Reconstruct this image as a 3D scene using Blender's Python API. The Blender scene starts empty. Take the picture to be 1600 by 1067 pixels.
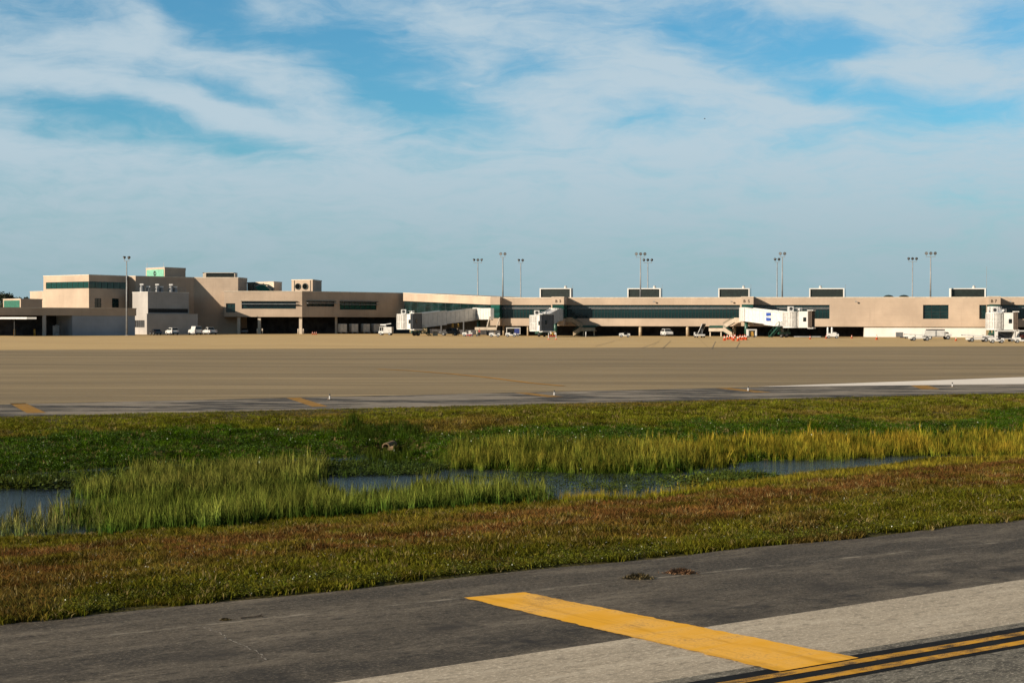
import bpy, bmesh, math, random
import numpy as np
from mathutils import Vector, Matrix, Euler
random.seed(7); RNG = np.random.default_rng(11)
R = math.radians
SC = bpy.context.scene
COL = SC.collection

# ------------------------------------------------------------------ camera
F, CX, CY, H = 2500.0, 800.0, 533.5, 3.6
PITCH = math.atan((CY - 501.0) / F); ROLL = 0.00175
_f = Vector((0, math.cos(PITCH), -math.sin(PITCH)))
_u0 = Vector((0, math.sin(PITCH), math.cos(PITCH))); _r0 = Vector((1, 0, 0))
_r = _r0 * math.cos(ROLL) + _u0 * math.sin(ROLL)
_u = _u0 * math.cos(ROLL) - _r0 * math.sin(ROLL)
cam = bpy.data.cameras.new('camera'); camo = bpy.data.objects.new('camera', cam); COL.objects.link(camo)
M = Matrix.Identity(4)
for i in range(3):
    M[i][0] = _r[i]; M[i][1] = _u[i]; M[i][2] = -_f[i]
M[2][3] = H
camo.matrix_world = M
cam.sensor_width = 36; cam.lens = 36 * F / 1600; cam.clip_start = 0.1; cam.clip_end = 20000
SC.camera = camo

# ------------------------------------------------------------------ sun and sky
SUN_A, SUN_E = R(31), R(20)          # from the left, a little behind the camera; low
S = Vector((-math.cos(SUN_E) * math.cos(SUN_A), -math.cos(SUN_E) * math.sin(SUN_A), math.sin(SUN_E)))
sl = bpy.data.lights.new('sun', 'SUN'); sl.energy = 5.0; sl.angle = R(0.53); sl.color = (1.0, 0.86, 0.69)
so = bpy.data.objects.new('sun', sl); COL.objects.link(so)
so.rotation_euler = (-S).to_track_quat('-Z', 'Y').to_euler()
SC.view_settings.view_transform = 'Standard'; SC.view_settings.look = 'None'
SC.view_settings.exposure = 0.90; SC.view_settings.gamma = 1.0
SC.view_settings.use_curve_mapping = False

class NT:
    """small helper for node trees"""
    def __init__(s, tree): s.t = tree; s.n = tree.nodes; s.l = tree.links
    def add(s, kind, **kw):
        n = s.n.new(kind)
        for k, v in kw.items(): setattr(n, k, v)
        return n
    def put(s, sock, v):
        if v is None: return
        if isinstance(v, bpy.types.NodeSocket): s.l.new(v, sock)
        else:
            if isinstance(v, (tuple, list)) and sock.type == 'RGBA' and len(v) == 3: v = (*v, 1)
            sock.default_value = v
    def math(s, op, a, b=None, c=None, clamp=False):
        n = s.add('ShaderNodeMath', operation=op, use_clamp=clamp)
        for i, v in enumerate((a, b, c)):
            if v is not None: s.put(n.inputs[i], v)
        return n.outputs[0]
    def mix(s, fac, a, b, blend='MIX'):
        n = s.add('ShaderNodeMix', data_type='RGBA', blend_type=blend)
        s.put(n.inputs[0], fac); s.put(n.inputs[6], a); s.put(n.inputs[7], b)
        return n.outputs[2]
    def ramp(s, v, lo, hi, a=0.0, b=1.0, smooth=True):
        n = s.add('ShaderNodeMapRange', interpolation_type='SMOOTHSTEP' if smooth else 'LINEAR')
        s.put(n.inputs[0], v); s.put(n.inputs[1], lo); s.put(n.inputs[2], hi); s.put(n.inputs[3], a); s.put(n.inputs[4], b)
        return n.outputs[0]
    def noise(s, vec, scale, detail=4, rough=0.55, dist=0.0):
        n = s.add('ShaderNodeTexNoise')
        s.put(n.inputs['Vector'], vec); s.put(n.inputs['Scale'], scale); s.put(n.inputs['Detail'], detail)
        s.put(n.inputs['Roughness'], rough); s.put(n.inputs['Distortion'], dist)
        return n.outputs['Fac']
    def mapping(s, vec, scale=(1, 1, 1), rot=(0, 0, 0), loc=(0, 0, 0)):
        n = s.add('ShaderNodeMapping'); s.put(n.inputs['Vector'], vec)
        n.inputs['Scale'].default_value = scale; n.inputs['Rotation'].default_value = rot; n.inputs['Location'].default_value = loc
        return n.outputs[0]
    def xyz(s, vec):
        n = s.add('ShaderNodeSeparateXYZ'); s.put(n.inputs[0], vec); return n.outputs
    def comb(s, x, y, z):
        n = s.add('ShaderNodeCombineXYZ'); s.put(n.inputs[0], x); s.put(n.inputs[1], y); s.put(n.inputs[2], z); return n.outputs[0]

def make_world():
    w = bpy.data.worlds.new('World'); SC.world = w; w.use_nodes = True
    t = NT(w.node_tree); t.n.clear()
    sky = t.add('ShaderNodeTexSky', sky_type='NISHITA', sun_disc=False)
    sky.sun_elevation = SUN_E; sky.sun_rotation = math.atan2(S.x, S.y) % (2 * math.pi)
    sky.altitude = 0; sky.air_density = 1.0; sky.dust_density = 0.6; sky.ozone_density = 2.0
    tc = t.add('ShaderNodeTexCoord').outputs['Generated']
    x, y, z = t.xyz(tc)
    az = t.math('ARCTAN2', x, y); el = t.math('ARCSINE', z)
    # degrees-like units: hundredths of a radian
    a = t.math('MULTIPLY', az, 25.0); e = t.math('MULTIPLY', el, 25.0)      # 1 unit = 100 photo pixels
    def lobe(px, py, sx, sy, ang, wgt):
        cx = math.atan((px - 800) / F) * 25; cy = math.atan((501 - py) / F) * 25
        ca, sa = math.cos(R(ang)), math.sin(R(ang))      # ang > 0 : falls to the right
        dx = t.math('SUBTRACT', aw, cx); dy = t.math('SUBTRACT', ew, cy)
        u = t.math('ADD', t.math('MULTIPLY', dx, ca * 100 / sx), t.math('MULTIPLY', dy, -sa * 100 / sx))
        v = t.math('ADD', t.math('MULTIPLY', dx, sa * 100 / sy), t.math('MULTIPLY', dy, ca * 100 / sy))
        d = t.math('ADD', t.math('MULTIPLY', u, u), t.math('MULTIPLY', v, v))
        g = t.math('EXPONENT', t.math('MULTIPLY', d, -1.0))
        return t.math('MULTIPLY', g, wgt)
    base = t.comb(a, e, 0)
    wn = t.add('ShaderNodeTexNoise'); t.put(wn.inputs['Vector'], t.mapping(base, (0.45, 1.1, 1), (0, 0, R(10)))); wn.inputs['Scale'].default_value = 1.0; wn.inputs['Detail'].default_value = 5
    wc = t.xyz(wn.outputs['Color'])
    aw = t.math('ADD', a, t.math('MULTIPLY', t.math('SUBTRACT', wc[0], 0.5), 1.7))
    ew = t.math('ADD', e, t.math('MULTIPLY', t.math('SUBTRACT', wc[1], 0.5), 0.75))
    warped = t.comb(aw, ew, 0)
    streak = t.noise(t.mapping(warped, (0.42, 1.7, 1), (0, 0, R(12))), 1.0, 8, 0.62, 0.4)
    fine = t.noise(t.mapping(warped, (1.1, 4.2, 1), (0, 0, R(14))), 1.6, 6, 0.6, 0.5)
    puffs = t.noise(t.mapping(base, (0.9, 1.5, 1)), 1.2, 7, 0.6)
    L = [  # blue gaps (negative) and white bands (positive), where the photograph shows them
        (310, 30, 90, 45, 10, -.95), (560, 100, 190, 60, 8, -.9), (660, 165, 110, 45, 10, -.55), (345, 150, 95, 13, 10, -.75),
        (150, 188, 230, 24, 9, -.95), (390, 232, 80, 16, 10, -.5), (1200, 80, 130, 45, 12, -.85), (1300, 75, 60, 45, 0, -.75), (1310, 148, 75, 20, 10, -.7),
        (1440, 176, 120, 20, 5, -.75), (1320, 208, 90, 18, -5, -.6), (980, 195, 110, 20, 0, -.5), (1580, 40, 60, 45, 0, -.6),
        (20, 50, 90, 32, 0, -.5), (50, 215, 60, 15, 0, -.5), (830, 105, 70, 25, 0, -.5), (850, 20, 120, 26, 10, -.45), (120, 35, 60, 20, 20, -.25),
        (60, 76, 130, 17, 3, .40), (290, 85, 150, 38, 12, .42), (430, 120, 130, 34, 18, .40), (545, 165, 95, 40, 25, .38),
        (60, 132, 160, 24, 4, .52), (240, 160, 160, 20, 10, .50), (410, 190, 130, 20, 6, .42), (220, 45, 35, 32, 40, .45),
        (440, 38, 75, 32, 30, .35), (1500, 120, 170, 34, 0, .50), (1350, 112, 90, 18, 0, .30), (1120, 150, 150, 42, 0, .38),
        (880, 180, 110, 60, 0, .30), (1450, 25, 170, 34, 0, .34), (1330, 172, 90, 13, 5, .32), (720, 45, 60, 45, 40, .25), (945, 38, 30, 18, 0, .3),
        (520, 60, 110, 40, 10, -.35), (700, 165, 90, 25, 12, -.3), (1090, 60, 70, 25, 10, -.3), (560, 300, 700, 60, 2, .18), (830, 60, 170, 55, 15, .34), (1010, 110, 160, 40, 12, .26), (1150, 215, 260, 45, 4, .22), (1250, 25, 160, 22, 8, .28), (700, 130, 90, 40, 30, .25), (1420, 70, 160, 40, 0, .22), (200, 260, 260, 40, 5, .15), (1250, 290, 500, 70, 0, .16)]
    tot = 0.0
    for q in L: tot = t.math('ADD', lobe(*q), tot)
    m = t.math('ADD', t.math('MULTIPLY', t.math('SUBTRACT', streak, 0.5), 2.0), tot)
    m = t.math('ADD', m, t.math('MULTIPLY', t.math('SUBTRACT', fine, 0.5), 0.95))
    m = t.math('ADD', m, t.math('MULTIPLY', t.math('SUBTRACT', puffs, 0.5), 0.75))
    m = t.math('ADD', m, t.ramp(e, 1.4, 5.0, 0.62, 0.34))
    mask = t.math('MULTIPLY', t.ramp(m, -0.62, 1.08), t.ramp(e, 5.5, 15.0, 1.0, 0.12))  # clouds thinned above the view to cut the fill light
    sc = t.mix(1.0, sky.outputs[0], (0.44, 0.955, 1.15), 'MULTIPLY')
    sc = t.mix(1.0, sc, t.mix(t.ramp(e, 5.0, 18.0), (1, 1, 1), (.36, .33, .33)), 'MULTIPLY')      # sky dimmed overhead, above the view, to lower the ambient fill
    # paler, greyer air low down
    low = t.ramp(e, 0.0, 3.2, 1.0, 0.0)
    sc = t.mix(t.math('MULTIPLY', low, 0.8), sc, (2.7, 4.1, 4.7))
    cl = t.mix(low, (4.75, 5.9, 6.65), (3.25, 4.45, 4.95))
    fac = t.math('MULTIPLY', mask, 0.94)
    out = t.mix(fac, sc, cl)
    bg = t.add('ShaderNodeBackground'); t.put(bg.inputs[0], out); bg.inputs[1].default_value = 0.0565
    wo = t.add('ShaderNodeOutputWorld'); t.l.new(bg.outputs[0], wo.inputs[0])
make_world()

# ------------------------------------------------------------------ pixel <-> place
def ray(px, py):
    return _f + _r * ((px - CX) / F) + _u * ((CY - py) / F)
def pix(px, py, D):
    d = ray(px, py); return Vector((0, 0, H)) + d * (D / d.y)
def gnd(px, py, z=0.0):
    d = ray(px, py); return Vector((0, 0, H)) + d * ((z - H) / d.z)
def zp(px, py, D): return pix(px, py, D).z
def pl(px, D): return Vector((pix(px, 501, D).x, D))
def hit(A, B, px):
    """where the sight line through column px meets the plan line A-B: point and distance from A"""
    d = B - A; q = (px - CX) / F
    s = (q * A.y - A.x) / (d.x - q * d.y)
    return A + d * s, s * d.length

# ------------------------------------------------------------------ objects
WL = {}
def thing(name, label, cat, loc=(0, 0, 0), rotz=0.0, group=None):
    o = bpy.data.objects.new(name, None); COL.objects.link(o)
    o.empty_display_size = 0.5
    o.location = loc; o.rotation_euler = (0, 0, rotz); o['label'] = label; o['category'] = cat
    if group: o['group'] = group
    WL[o.name] = Vector(loc)
    return o
def tag(o, label, cat, group=None):
    o['label'] = label; o['category'] = cat
    if group: o['group'] = group
    return o
def kids(o): return [c for c in bpy.data.objects if c.parent == o]
_kidmap = {}
def dup(root, loc, rotz, label, group=None, scale=None):
    def cp(o, par):
        c = o.copy(); COL.objects.link(c); c.parent = par
        for k in o.children: cp(k, c)
        return c
    r = cp(root, None); r.location = loc; r.rotation_euler = (0, 0, rotz); r['label'] = label
    if group: r['group'] = group
    if scale: r.scale = (scale,) * 3
    return r

class MB:
    def __init__(s): s.v = []; s.f = []
    def add(s, vs, fs):
        o = len(s.v); s.v += [tuple(p) for p in vs]; s.f += [tuple(i + o for i in f) for f in fs]; return s
    def quad(s, a, b, c, d): return s.add([a, b, c, d], [(0, 1, 2, 3)])
    def box(s, x0, x1, y0, y1, z0, z1):
        return s.add([(x0, y0, z0), (x1, y0, z0), (x1, y1, z0), (x0, y1, z0), (x0, y0, z1), (x1, y0, z1), (x1, y1, z1), (x0, y1, z1)],
                     [(0, 3, 2, 1), (4, 5, 6, 7), (0, 1, 5, 4), (1, 2, 6, 5), (2, 3, 7, 6), (3, 0, 4, 7)])
    def hexa(s, p):   # eight points: bottom ring 0-3, top ring 4-7
        return s.add(p, [(0, 3, 2, 1), (4, 5, 6, 7), (0, 1, 5, 4), (1, 2, 6, 5), (2, 3, 7, 6), (3, 0, 4, 7)])
    def prism(s, poly, z0, z1):
        n = len(poly)
        return s.add([(p[0], p[1], z0) for p in poly] + [(p[0], p[1], z1) for p in poly],
                     [tuple(range(n - 1, -1, -1)), tuple(range(n, 2 * n))] + [(i, (i + 1) % n, n + (i + 1) % n, n + i) for i in range(n)])
    def side(s, prof, y0, y1, inset=0.0, zin=None):
        """a side profile (x,z) swept across y; points above zin are pulled in by inset"""
        n = len(prof); zin = 1e9 if zin is None else zin
        g = lambda z: inset * max(0, (z - zin)) if zin < 1e8 else 0
        return s.add([(x, y0 + g(z), z) for x, z in prof] + [(x, y1 - g(z), z) for x, z in prof],
                     [tuple(range(n)), tuple(range(2 * n - 1, n - 1, -1))] + [(i, n + i, n + (i + 1) % n, (i + 1) % n) for i in range(n)])
    def tube(s, p0, p1, r0, r1=None, n=8, cap=True):
        p0, p1 = Vector(p0), Vector(p1); r1 = r0 if r1 is None else r1
        d = (p1 - p0).normalized(); a = d.orthogonal().normalized(); b = d.cross(a)
        vs = [p0 + (a * math.cos(2 * math.pi * i / n) + b * math.sin(2 * math.pi * i / n)) * r0 for i in range(n)]
        vs += [p1 + (a * math.cos(2 * math.pi * i / n) + b * math.sin(2 * math.pi * i / n)) * r1 for i in range(n)]
        fs = [(i, (i + 1) % n, n + (i + 1) % n, n + i) for i in range(n)]
        if cap: fs += [tuple(range(n - 1, -1, -1)), tuple(range(n, 2 * n))]
        return s.add(vs, fs)
    def bar(s, p0, p1, w, h):
        """square-section bar from p0 to p1: w sideways, h up"""
        p0, p1 = Vector(p0), Vector(p1); d = (p1 - p0).normalized()
        x = d.cross(Vector((0, 0, 1)))
        x = Vector((1, 0, 0)) if x.length < 1e-4 else x.normalized()
        z = x.cross(d).normalized(); x = x * w / 2; z = z * h / 2
        return s.hexa([p0 - x - z, p0 + x - z, p1 + x - z, p1 - x - z, p0 - x + z, p0 + x + z, p1 + x + z, p1 - x + z])
    def ball(s, c, rx, ry, rz, n=8, m=5):
        vs = []; fs = []
        for j in range(m + 1):
            th = math.pi * j / m
            for i in range(n):
                ph = 2 * math.pi * i / n
                vs.append((c[0] + rx * math.sin(th) * math.cos(ph), c[1] + ry * math.sin(th) * math.sin(ph), c[2] + rz * math.cos(th)))
        for j in range(m):
            for i in range(n): fs.append((j * n + i, (j + 1) * n + i, (j + 1) * n + (i + 1) % n, j * n + (i + 1) % n))
        return s.add(vs, fs)
    def build(s, name, mat, parent=None, local=False, smooth=False, bevel=0.0):
        org = Vector((0, 0, 0))
        if parent is not None and not local: org = WL.get(parent.name, Vector((0, 0, 0)))
        me = bpy.data.meshes.new(name)
        me.from_pydata([tuple(Vector(p) - org) for p in s.v], [], s.f)
        me.materials.append(mat); me.update()
        if smooth:
            me.polygons.foreach_set('use_smooth', [True] * len(me.polygons))
        if bevel > 0:
            bm = bmesh.new(); bm.from_mesh(me)
            bmesh.ops.remove_doubles(bm, verts=bm.verts, dist=1e-5)
            bmesh.ops.recalc_face_normals(bm, faces=bm.faces)
            es = [e for e in bm.edges if len(e.link_faces) == 2 and e.calc_face_angle(0) > 0.5]
            bmesh.ops.bevel(bm, geom=es, offset=bevel, segments=2, affect='EDGES', profile=0.6)
            bm.to_mesh(me); bm.free()
        o = bpy.data.objects.new(name, me); COL.objects.link(o)
        if parent is not None:
            o.parent = parent; WL[o.name] = org
        else: WL[o.name] = Vector((0, 0, 0))
        return o

# ------------------------------------------------------------------ materials
def mat(name, col, rough=0.6, var=0.12, scale=3.0, metal=0.0, bump=0.0, bscale=30.0, stretch=(1, 1, 1), col2=None, spec=0.5, coat=0.0):
    col, col2 = dim(col, col2)
    m = bpy.data.materials.new(name); m.use_nodes = True
    t = NT(m.node_tree); b = t.n['Principled BSDF']
    tc = t.add('ShaderNodeTexCoord').outputs['Object']
    v = t.mapping(tc, stretch)
    n = t.noise(v, scale, 5, 0.6)
    c2 = col2 or tuple(max(0, c * (1 - 2.2 * var)) for c in col)
    c1 = tuple(min(1, c * (1 + var)) for c in col)
    t.put(b.inputs['Base Color'], t.mix(t.ramp(n, 0.3, 0.7), c2, c1))
    b.inputs['Roughness'].default_value = rough; b.inputs['Metallic'].default_value = metal
    b.inputs['Specular IOR Level'].default_value = spec; b.inputs['Coat Weight'].default_value = coat
    if bump:
        bn = t.add('ShaderNodeBump'); bn.inputs['Strength'].default_value = bump; bn.inputs['Distance'].default_value = 0.02
        t.put(bn.inputs['Height'], t.noise(v, bscale, 4)); t.l.new(bn.outputs[0], b.inputs['Normal'])
    return m

def wall_mat(name, col, score=3.2):
    col, = dim(col)
    m = bpy.data.materials.new(name); m.use_nodes = True
    t = NT(m.node_tree); b = t.n['Principled BSDF']
    tc = t.add('ShaderNodeTexCoord').outputs['Object']
    big = t.noise(tc, 0.12, 5, 0.6); streak = t.noise(t.mapping(tc, (1.3, 1.3, 0.09)), 1.4, 5, 0.65); grain = t.noise(tc, 9.0, 3)
    d = tuple(c * 0.78 for c in col); l = tuple(min(1, c * 1.07) for c in col)
    c = t.mix(t.ramp(big, 0.3, 0.7), d, l)
    c = t.mix(t.ramp(streak, 0.52, 0.75, 0, 0.35), c, tuple(k * 0.62 for k in col))
    c = t.mix(t.ramp(grain, 0.3, 0.7, 0, 0.25), c, tuple(k * 0.8 for k in col))
    fz = t.math('FRACT', t.math('MULTIPLY', t.xyz(tc)[2], 1 / 1.45)); ln = t.ramp(t.math('ABSOLUTE', t.math('SUBTRACT', fz, .5)), .0, .035, .22, 0)
    c = t.mix(ln, c, tuple(k * 0.5 for k in col))
    t.put(b.inputs['Base Color'], c); b.inputs['Roughness'].default_value = 0.85; b.inputs['Specular IOR Level'].default_value = 0.2
    bn = t.add('ShaderNodeBump'); bn.inputs['Strength'].default_value = 0.4; bn.inputs['Distance'].default_value = 0.03
    t.put(bn.inputs['Height'], t.noise(tc, 14, 4)); t.l.new(bn.outputs[0], b.inputs['Normal'])
    return m

def glass_mat(name, col, rough=0.08):
    m = bpy.data.materials.new(name); m.use_nodes = True
    t = NT(m.node_tree); b = t.n['Principled BSDF']
    tc = t.add('ShaderNodeTexCoord').outputs['Object']
    n = t.noise(t.mapping(tc, (0.5, 0.5, 1.2)), 0.5, 4)
    t.put(b.inputs['Base Color'], t.mix(t.ramp(n, 0.35, 0.7), tuple(c * 0.5 for c in col), tuple(c * 1.5 for c in col)))
    b.inputs['Roughness'].default_value = rough; b.inputs['Specular IOR Level'].default_value = 0.45
    return m

MT = {}
ALB = 0.61          # base colours are set for an exposure of 0.9
def dim(*cs): return [None if c is None else tuple(k * ALB for k in c) for c in cs]
MT['tan'] = wall_mat('tan stucco', (0.638, 0.495, 0.370))
MT['cream'] = mat('cream trim', (0.72, 0.60, 0.46), 0.7, 0.08, 1.0)
MT['tan2'] = mat('tan concrete', (0.55, 0.42, 0.27), 0.8, 0.15, 1.5)
MT['grey_wall'] = wall_mat('grey render', (0.53, 0.495, 0.46))
MT['blue_wall'] = wall_mat('blue grey render', (0.42, 0.46, 0.52))
MT['white_wall'] = wall_mat('white painted wall', (0.98, 0.94, 0.87))
MT['roof'] = mat('roof gravel', (0.34, 0.30, 0.26), 0.9, 0.2, 2.0)
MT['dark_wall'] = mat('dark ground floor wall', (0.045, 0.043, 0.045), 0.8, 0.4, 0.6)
MT['glass'] = glass_mat('dark green glass', (0.006, 0.020, 0.020))
MT['glass2'] = glass_mat('teal glass', (0.007, 0.055, 0.042), 0.15)
MT['frame'] = mat('window frame dark green', (0.014, 0.026, 0.025), 0.5, 0.1)
MT['greenpanel'] = mat('green louvre panel', (0.018, 0.16, 0.10), 0.5, 0.15, 2.0)
MT['mint'] = mat('mint green panel', (0.22, 0.56, 0.38), 0.6, 0.08, 1.5)
MT['louvre'] = mat('dark green louvre', (0.016, 0.032, 0.026), 0.6, 0.2, 1.5)
MT['white'] = mat('white paint', (0.80, 0.785, 0.745), 0.35, 0.06, 1.2)
MT['white2'] = mat('scuffed white paint', (0.78, 0.77, 0.75), 0.4, 0.12, 2.5)
MT['offwhite'] = mat('off white panel', (0.66, 0.64, 0.60), 0.5, 0.1, 1.4)
MT['grey'] = mat('grey steel', (0.30, 0.31, 0.32), 0.45, 0.12, 2.0, 0.3)
MT['galv'] = mat('galvanised steel', (0.36, 0.37, 0.375), 0.55, 0.12, 1.0, 0.15)
MT['dgrey'] = mat('dark grey', (0.045, 0.047, 0.05), 0.6, 0.2, 3)
MT['black'] = mat('black rubber', (0.018, 0.018, 0.019), 0.7, 0.2, 4)
MT['carglass'] = glass_mat('car glass', (0.012, 0.016, 0.018), 0.05)
MT['green'] = mat('dark green steel', (0.010, 0.085, 0.055), 0.45, 0.15, 2)
MT['orange'] = mat('orange cone', (0.75, 0.095, 0.018), 0.5, 0.1, 4)
MT['red'] = mat('red fabric', (0.42, 0.03, 0.03), 0.8, 0.12, 9)
MT['blue'] = mat('blue curtain', (0.025, 0.06, 0.35), 0.7, 0.15, 6)
MT['yellow'] = mat('yellow steel', (0.62, 0.33, 0.03), 0.5, 0.12, 4)
MT['tail'] = mat('red lamp', (0.35, 0.01, 0.01), 0.3, 0.05)
MT['lamp'] = mat('lamp glass', (0.75, 0.78, 0.80), 0.15, 0.03)
MT['navy'] = mat('dark navy car paint', (0.012, 0.016, 0.028), 0.25, 0.1, coat=0.6)
MT['skin'] = mat('skin', (0.42, 0.24, 0.16), 0.6, 0.05)
MT['cloth'] = mat('black trousers', (0.012, 0.012, 0.014), 0.9, 0.1)
MT['hair'] = mat('dark hair', (0.02, 0.013, 0.01), 0.7, 0.1)
MT['bark'] = mat('bark', (0.10, 0.075, 0.05), 0.9, 0.3, 8, bump=0.5)
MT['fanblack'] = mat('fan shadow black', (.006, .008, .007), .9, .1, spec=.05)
MT['cabfront'] = mat('dark cab front', (.085, .095, .11), .5, .2, 2.0)
MT['ink'] = mat('dark bronze lettering', (0.10, 0.065, 0.035), 0.6, 0.05)
MT['signblue'] = mat('blue sign', (0.03, 0.09, 0.42), 0.4, 0.04)
MT['concrete'] = mat('weathered concrete', (0.27, 0.17, 0.085), 0.9, 0.25, 6, bump=0.5)

# ------------------------------------------------------------------ value noise for laying out the ground
_perm = RNG.random((256, 256))
def vnoise(x, y):
    x = np.asarray(x, float); y = np.asarray(y, float)
    xi = np.floor(x).astype(int); yi = np.floor(y).astype(int); fx = x - xi; fy = y - yi
    fx = fx * fx * (3 - 2 * fx); fy = fy * fy * (3 - 2 * fy)
    g = lambda a, b: _perm[a & 255, b & 255]
    return (g(xi, yi) * (1 - fx) + g(xi + 1, yi) * fx) * (1 - fy) + (g(xi, yi + 1) * (1 - fx) + g(xi + 1, yi + 1) * fx) * fy
def fbm(x, y, o=4):
    r = 0; a = 0.5; f = 1.0
    for _ in range(o): r = r + a * vnoise(x * f + 17.3 * f, y * f + 5.1); a *= 0.5; f *= 2.03
    return r / (1 - 0.5 ** o)

# ------------------------------------------------------------------ ground with the drainage ditch
gn0, gn1 = gnd(0, 978), gnd(1600, 813); gf0, gf1 = gnd(0, 650.5), gnd(1600, 613.5)
kN = (gn1.y - gn0.y) / (gn1.x - gn0.x); kF = (gf1.y - gf0.y) / (gf1.x - gf0.x)
def edgeN(X):
    X = np.asarray(X, float); c = np.clip(X, -60, 60)
    y = gn0.y + kN * (c - gn0.x)
    return y + 0.30 * (np.clip(X, -400, 400) - c)
def edgeF(X):
    X = np.asarray(X, float); c = np.clip(X, -60, 60)
    y = gf0.y + kF * (c - gf0.x)
    return y + 0.30 * (np.clip(X, -400, 400) - c)
WZ = -1.0
near_px = [(-150, 862), (0, 848), (150, 838), (300, 828), (450, 818), (600, 806), (840, 787), (1000, 780), (1090, 768), (1200, 748), (1300, 736), (1400, 727), (1460, 719), (1600, 713), (1760, 706)]
far_px = [(-150, 748), (0, 740), (200, 728), (450, 717), (590, 712), (640, 722), (700, 729), (900, 737), (1060, 738), (1100, 724), (1300, 713), (1450, 709), (1600, 705), (1760, 700)]
_n = [gnd(a, b, WZ) for a, b in near_px]; _q = [gnd(a, b, WZ) for a, b in far_px]
def tn(X):
    t = [(p.y - float(edgeN(p.x))) / float(edgeF(p.x) - edgeN(p.x)) for p in _n]
    return np.interp(X, [p.x for p in _n], t)
def tf(X):
    t = [(p.y - float(edgeN(p.x))) / float(edgeF(p.x) - edgeN(p.x)) for p in _q]
    return np.interp(X, [p.x for p in _q], t)
def tparam(X, Y): return (Y - edgeN(X)) / (edgeF(X) - edgeN(X))
def hgt(X, Y):
    X = np.asarray(X, float); Y = np.asarray(Y, float)
    t = tparam(X, Y); a = tn(X); b = tf(X)
    gap = np.clip((b - a) / 0.07, 0, 1)
    q = np.clip(t / a, 0, 1); s = np.clip((t - b) / (1 - b), 0, 1)
    zn = WZ * (q ** 1.35); zf = WZ * (1 - s) ** 1.7
    mid = WZ + 0.06 - 0.42 * gap * np.sin(np.pi * np.clip((t - a) / np.maximum(b - a, 1e-3), 0, 1)) ** 0.5
    z = np.where(t < a, zn, np.where(t > b, zf, np.minimum(mid, WZ + 0.06)))
    inside = (t > 0) & (t < 1)
    amp = np.clip(np.minimum(t, 1 - t) / 0.05, 0, 1) * inside
    z = z + amp * ((fbm(X * 0.35, Y * 0.35) - 0.5) * 0.22 + (fbm(X * 1.6, Y * 1.6, 2) - 0.5) * 0.09) * np.where((t > a) & (t < b), 0.3, 1.0)
    if NOTCH is not None:
        dx, dy = (X - NOTCH.x - .15) / 1.25, (Y - NOTCH.y + .35) / 1.05
        z = z - .62 * np.exp(-(dx * dx + dy * dy) ** 2)
    return np.where(inside, z, -0.03)

NOTCH = None
_best = min((abs(float(hgt(pix(609, 698, d_).x, d_)) - pix(609, 698, d_).z), d_) for d_ in np.arange(48, 62, .1))
NOTCH = pix(609, 698, float(_best[1]))          # where the culvert end sits on the far bank

def ground_mat():
    m = bpy.data.materials.new('soil and thatch'); m.use_nodes = True
    t = NT(m.node_tree); b = t.n['Principled BSDF']
    tc = t.add('ShaderNodeTexCoord').outputs['Object']
    n1 = t.noise(tc, 0.25, 6, 0.6); n2 = t.noise(tc, 3.0, 5, 0.6); n3 = t.noise(tc, 25.0, 3)
    c = t.mix(t.ramp(n1, 0.35, 0.65), (0.044, 0.042, 0.010), (0.066, 0.050, 0.015))
    c = t.mix(t.ramp(n2, 0.4, 0.7, 0, 0.6), c, (0.030, 0.034, 0.009))
    c = t.mix(t.ramp(n3, 0.45, 0.7, 0, 0.5), c, (0.085, 0.066, 0.028))
    t.put(b.inputs['Base Color'], c); b.inputs['Roughness'].default_value = 0.95; b.inputs['Specular IOR Level'].default_value = 0.1
    bn = t.add('ShaderNodeBump'); bn.inputs['Strength'].default_value = 0.9; bn.inputs['Distance'].default_value = 0.06
    t.put(bn.inputs['Height'], t.noise(tc, 7.0, 5)); t.l.new(bn.outputs[0], b.inputs['Normal'])
    return m
MT['soil'] = ground_mat()

def make_ground():
    xs = np.concatenate([[-6000, -2500, -1000, -500, -300, -200, -140, -100, -75], np.arange(-60, 60.1, 0.5), [75, 100, 140, 200, 300, 500, 1000, 2500, 6000]])
    ts = np.linspace(0, 1, 150)
    rows = []
    X = xs; N = edgeN(X); Fq = edgeF(X)
    for y in (-6000, -1500, -400, -100): rows.append((X, np.minimum(np.full_like(X, y), N - 200) if y > -1000 else np.full_like(X, y) - 200))
    for d in (60, 20, 4, 0.6, 0.02): rows.append((X, N - d))
    for tt in ts: rows.append((X, N + (Fq - N) * tt))
    for d in (0.02, 0.6, 4, 20, 80, 300, 900, 3000, 9000): rows.append((X, Fq + d))
    nx = len(xs); V = []
    for (x, y) in rows:
        z = hgt(x, y)
        V += list(zip(x.tolist(), y.tolist(), z.tolist()))
    fs = [(j * nx + i, j * nx + i + 1, (j + 1) * nx + i + 1, (j + 1) * nx + i) for j in range(len(rows) - 1) for i in range(nx - 1)]
    mb = MB(); mb.v = V; mb.f = fs
    o = mb.build('ground', MT['soil'], smooth=True); o['kind'] = 'structure'
make_ground()

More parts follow.
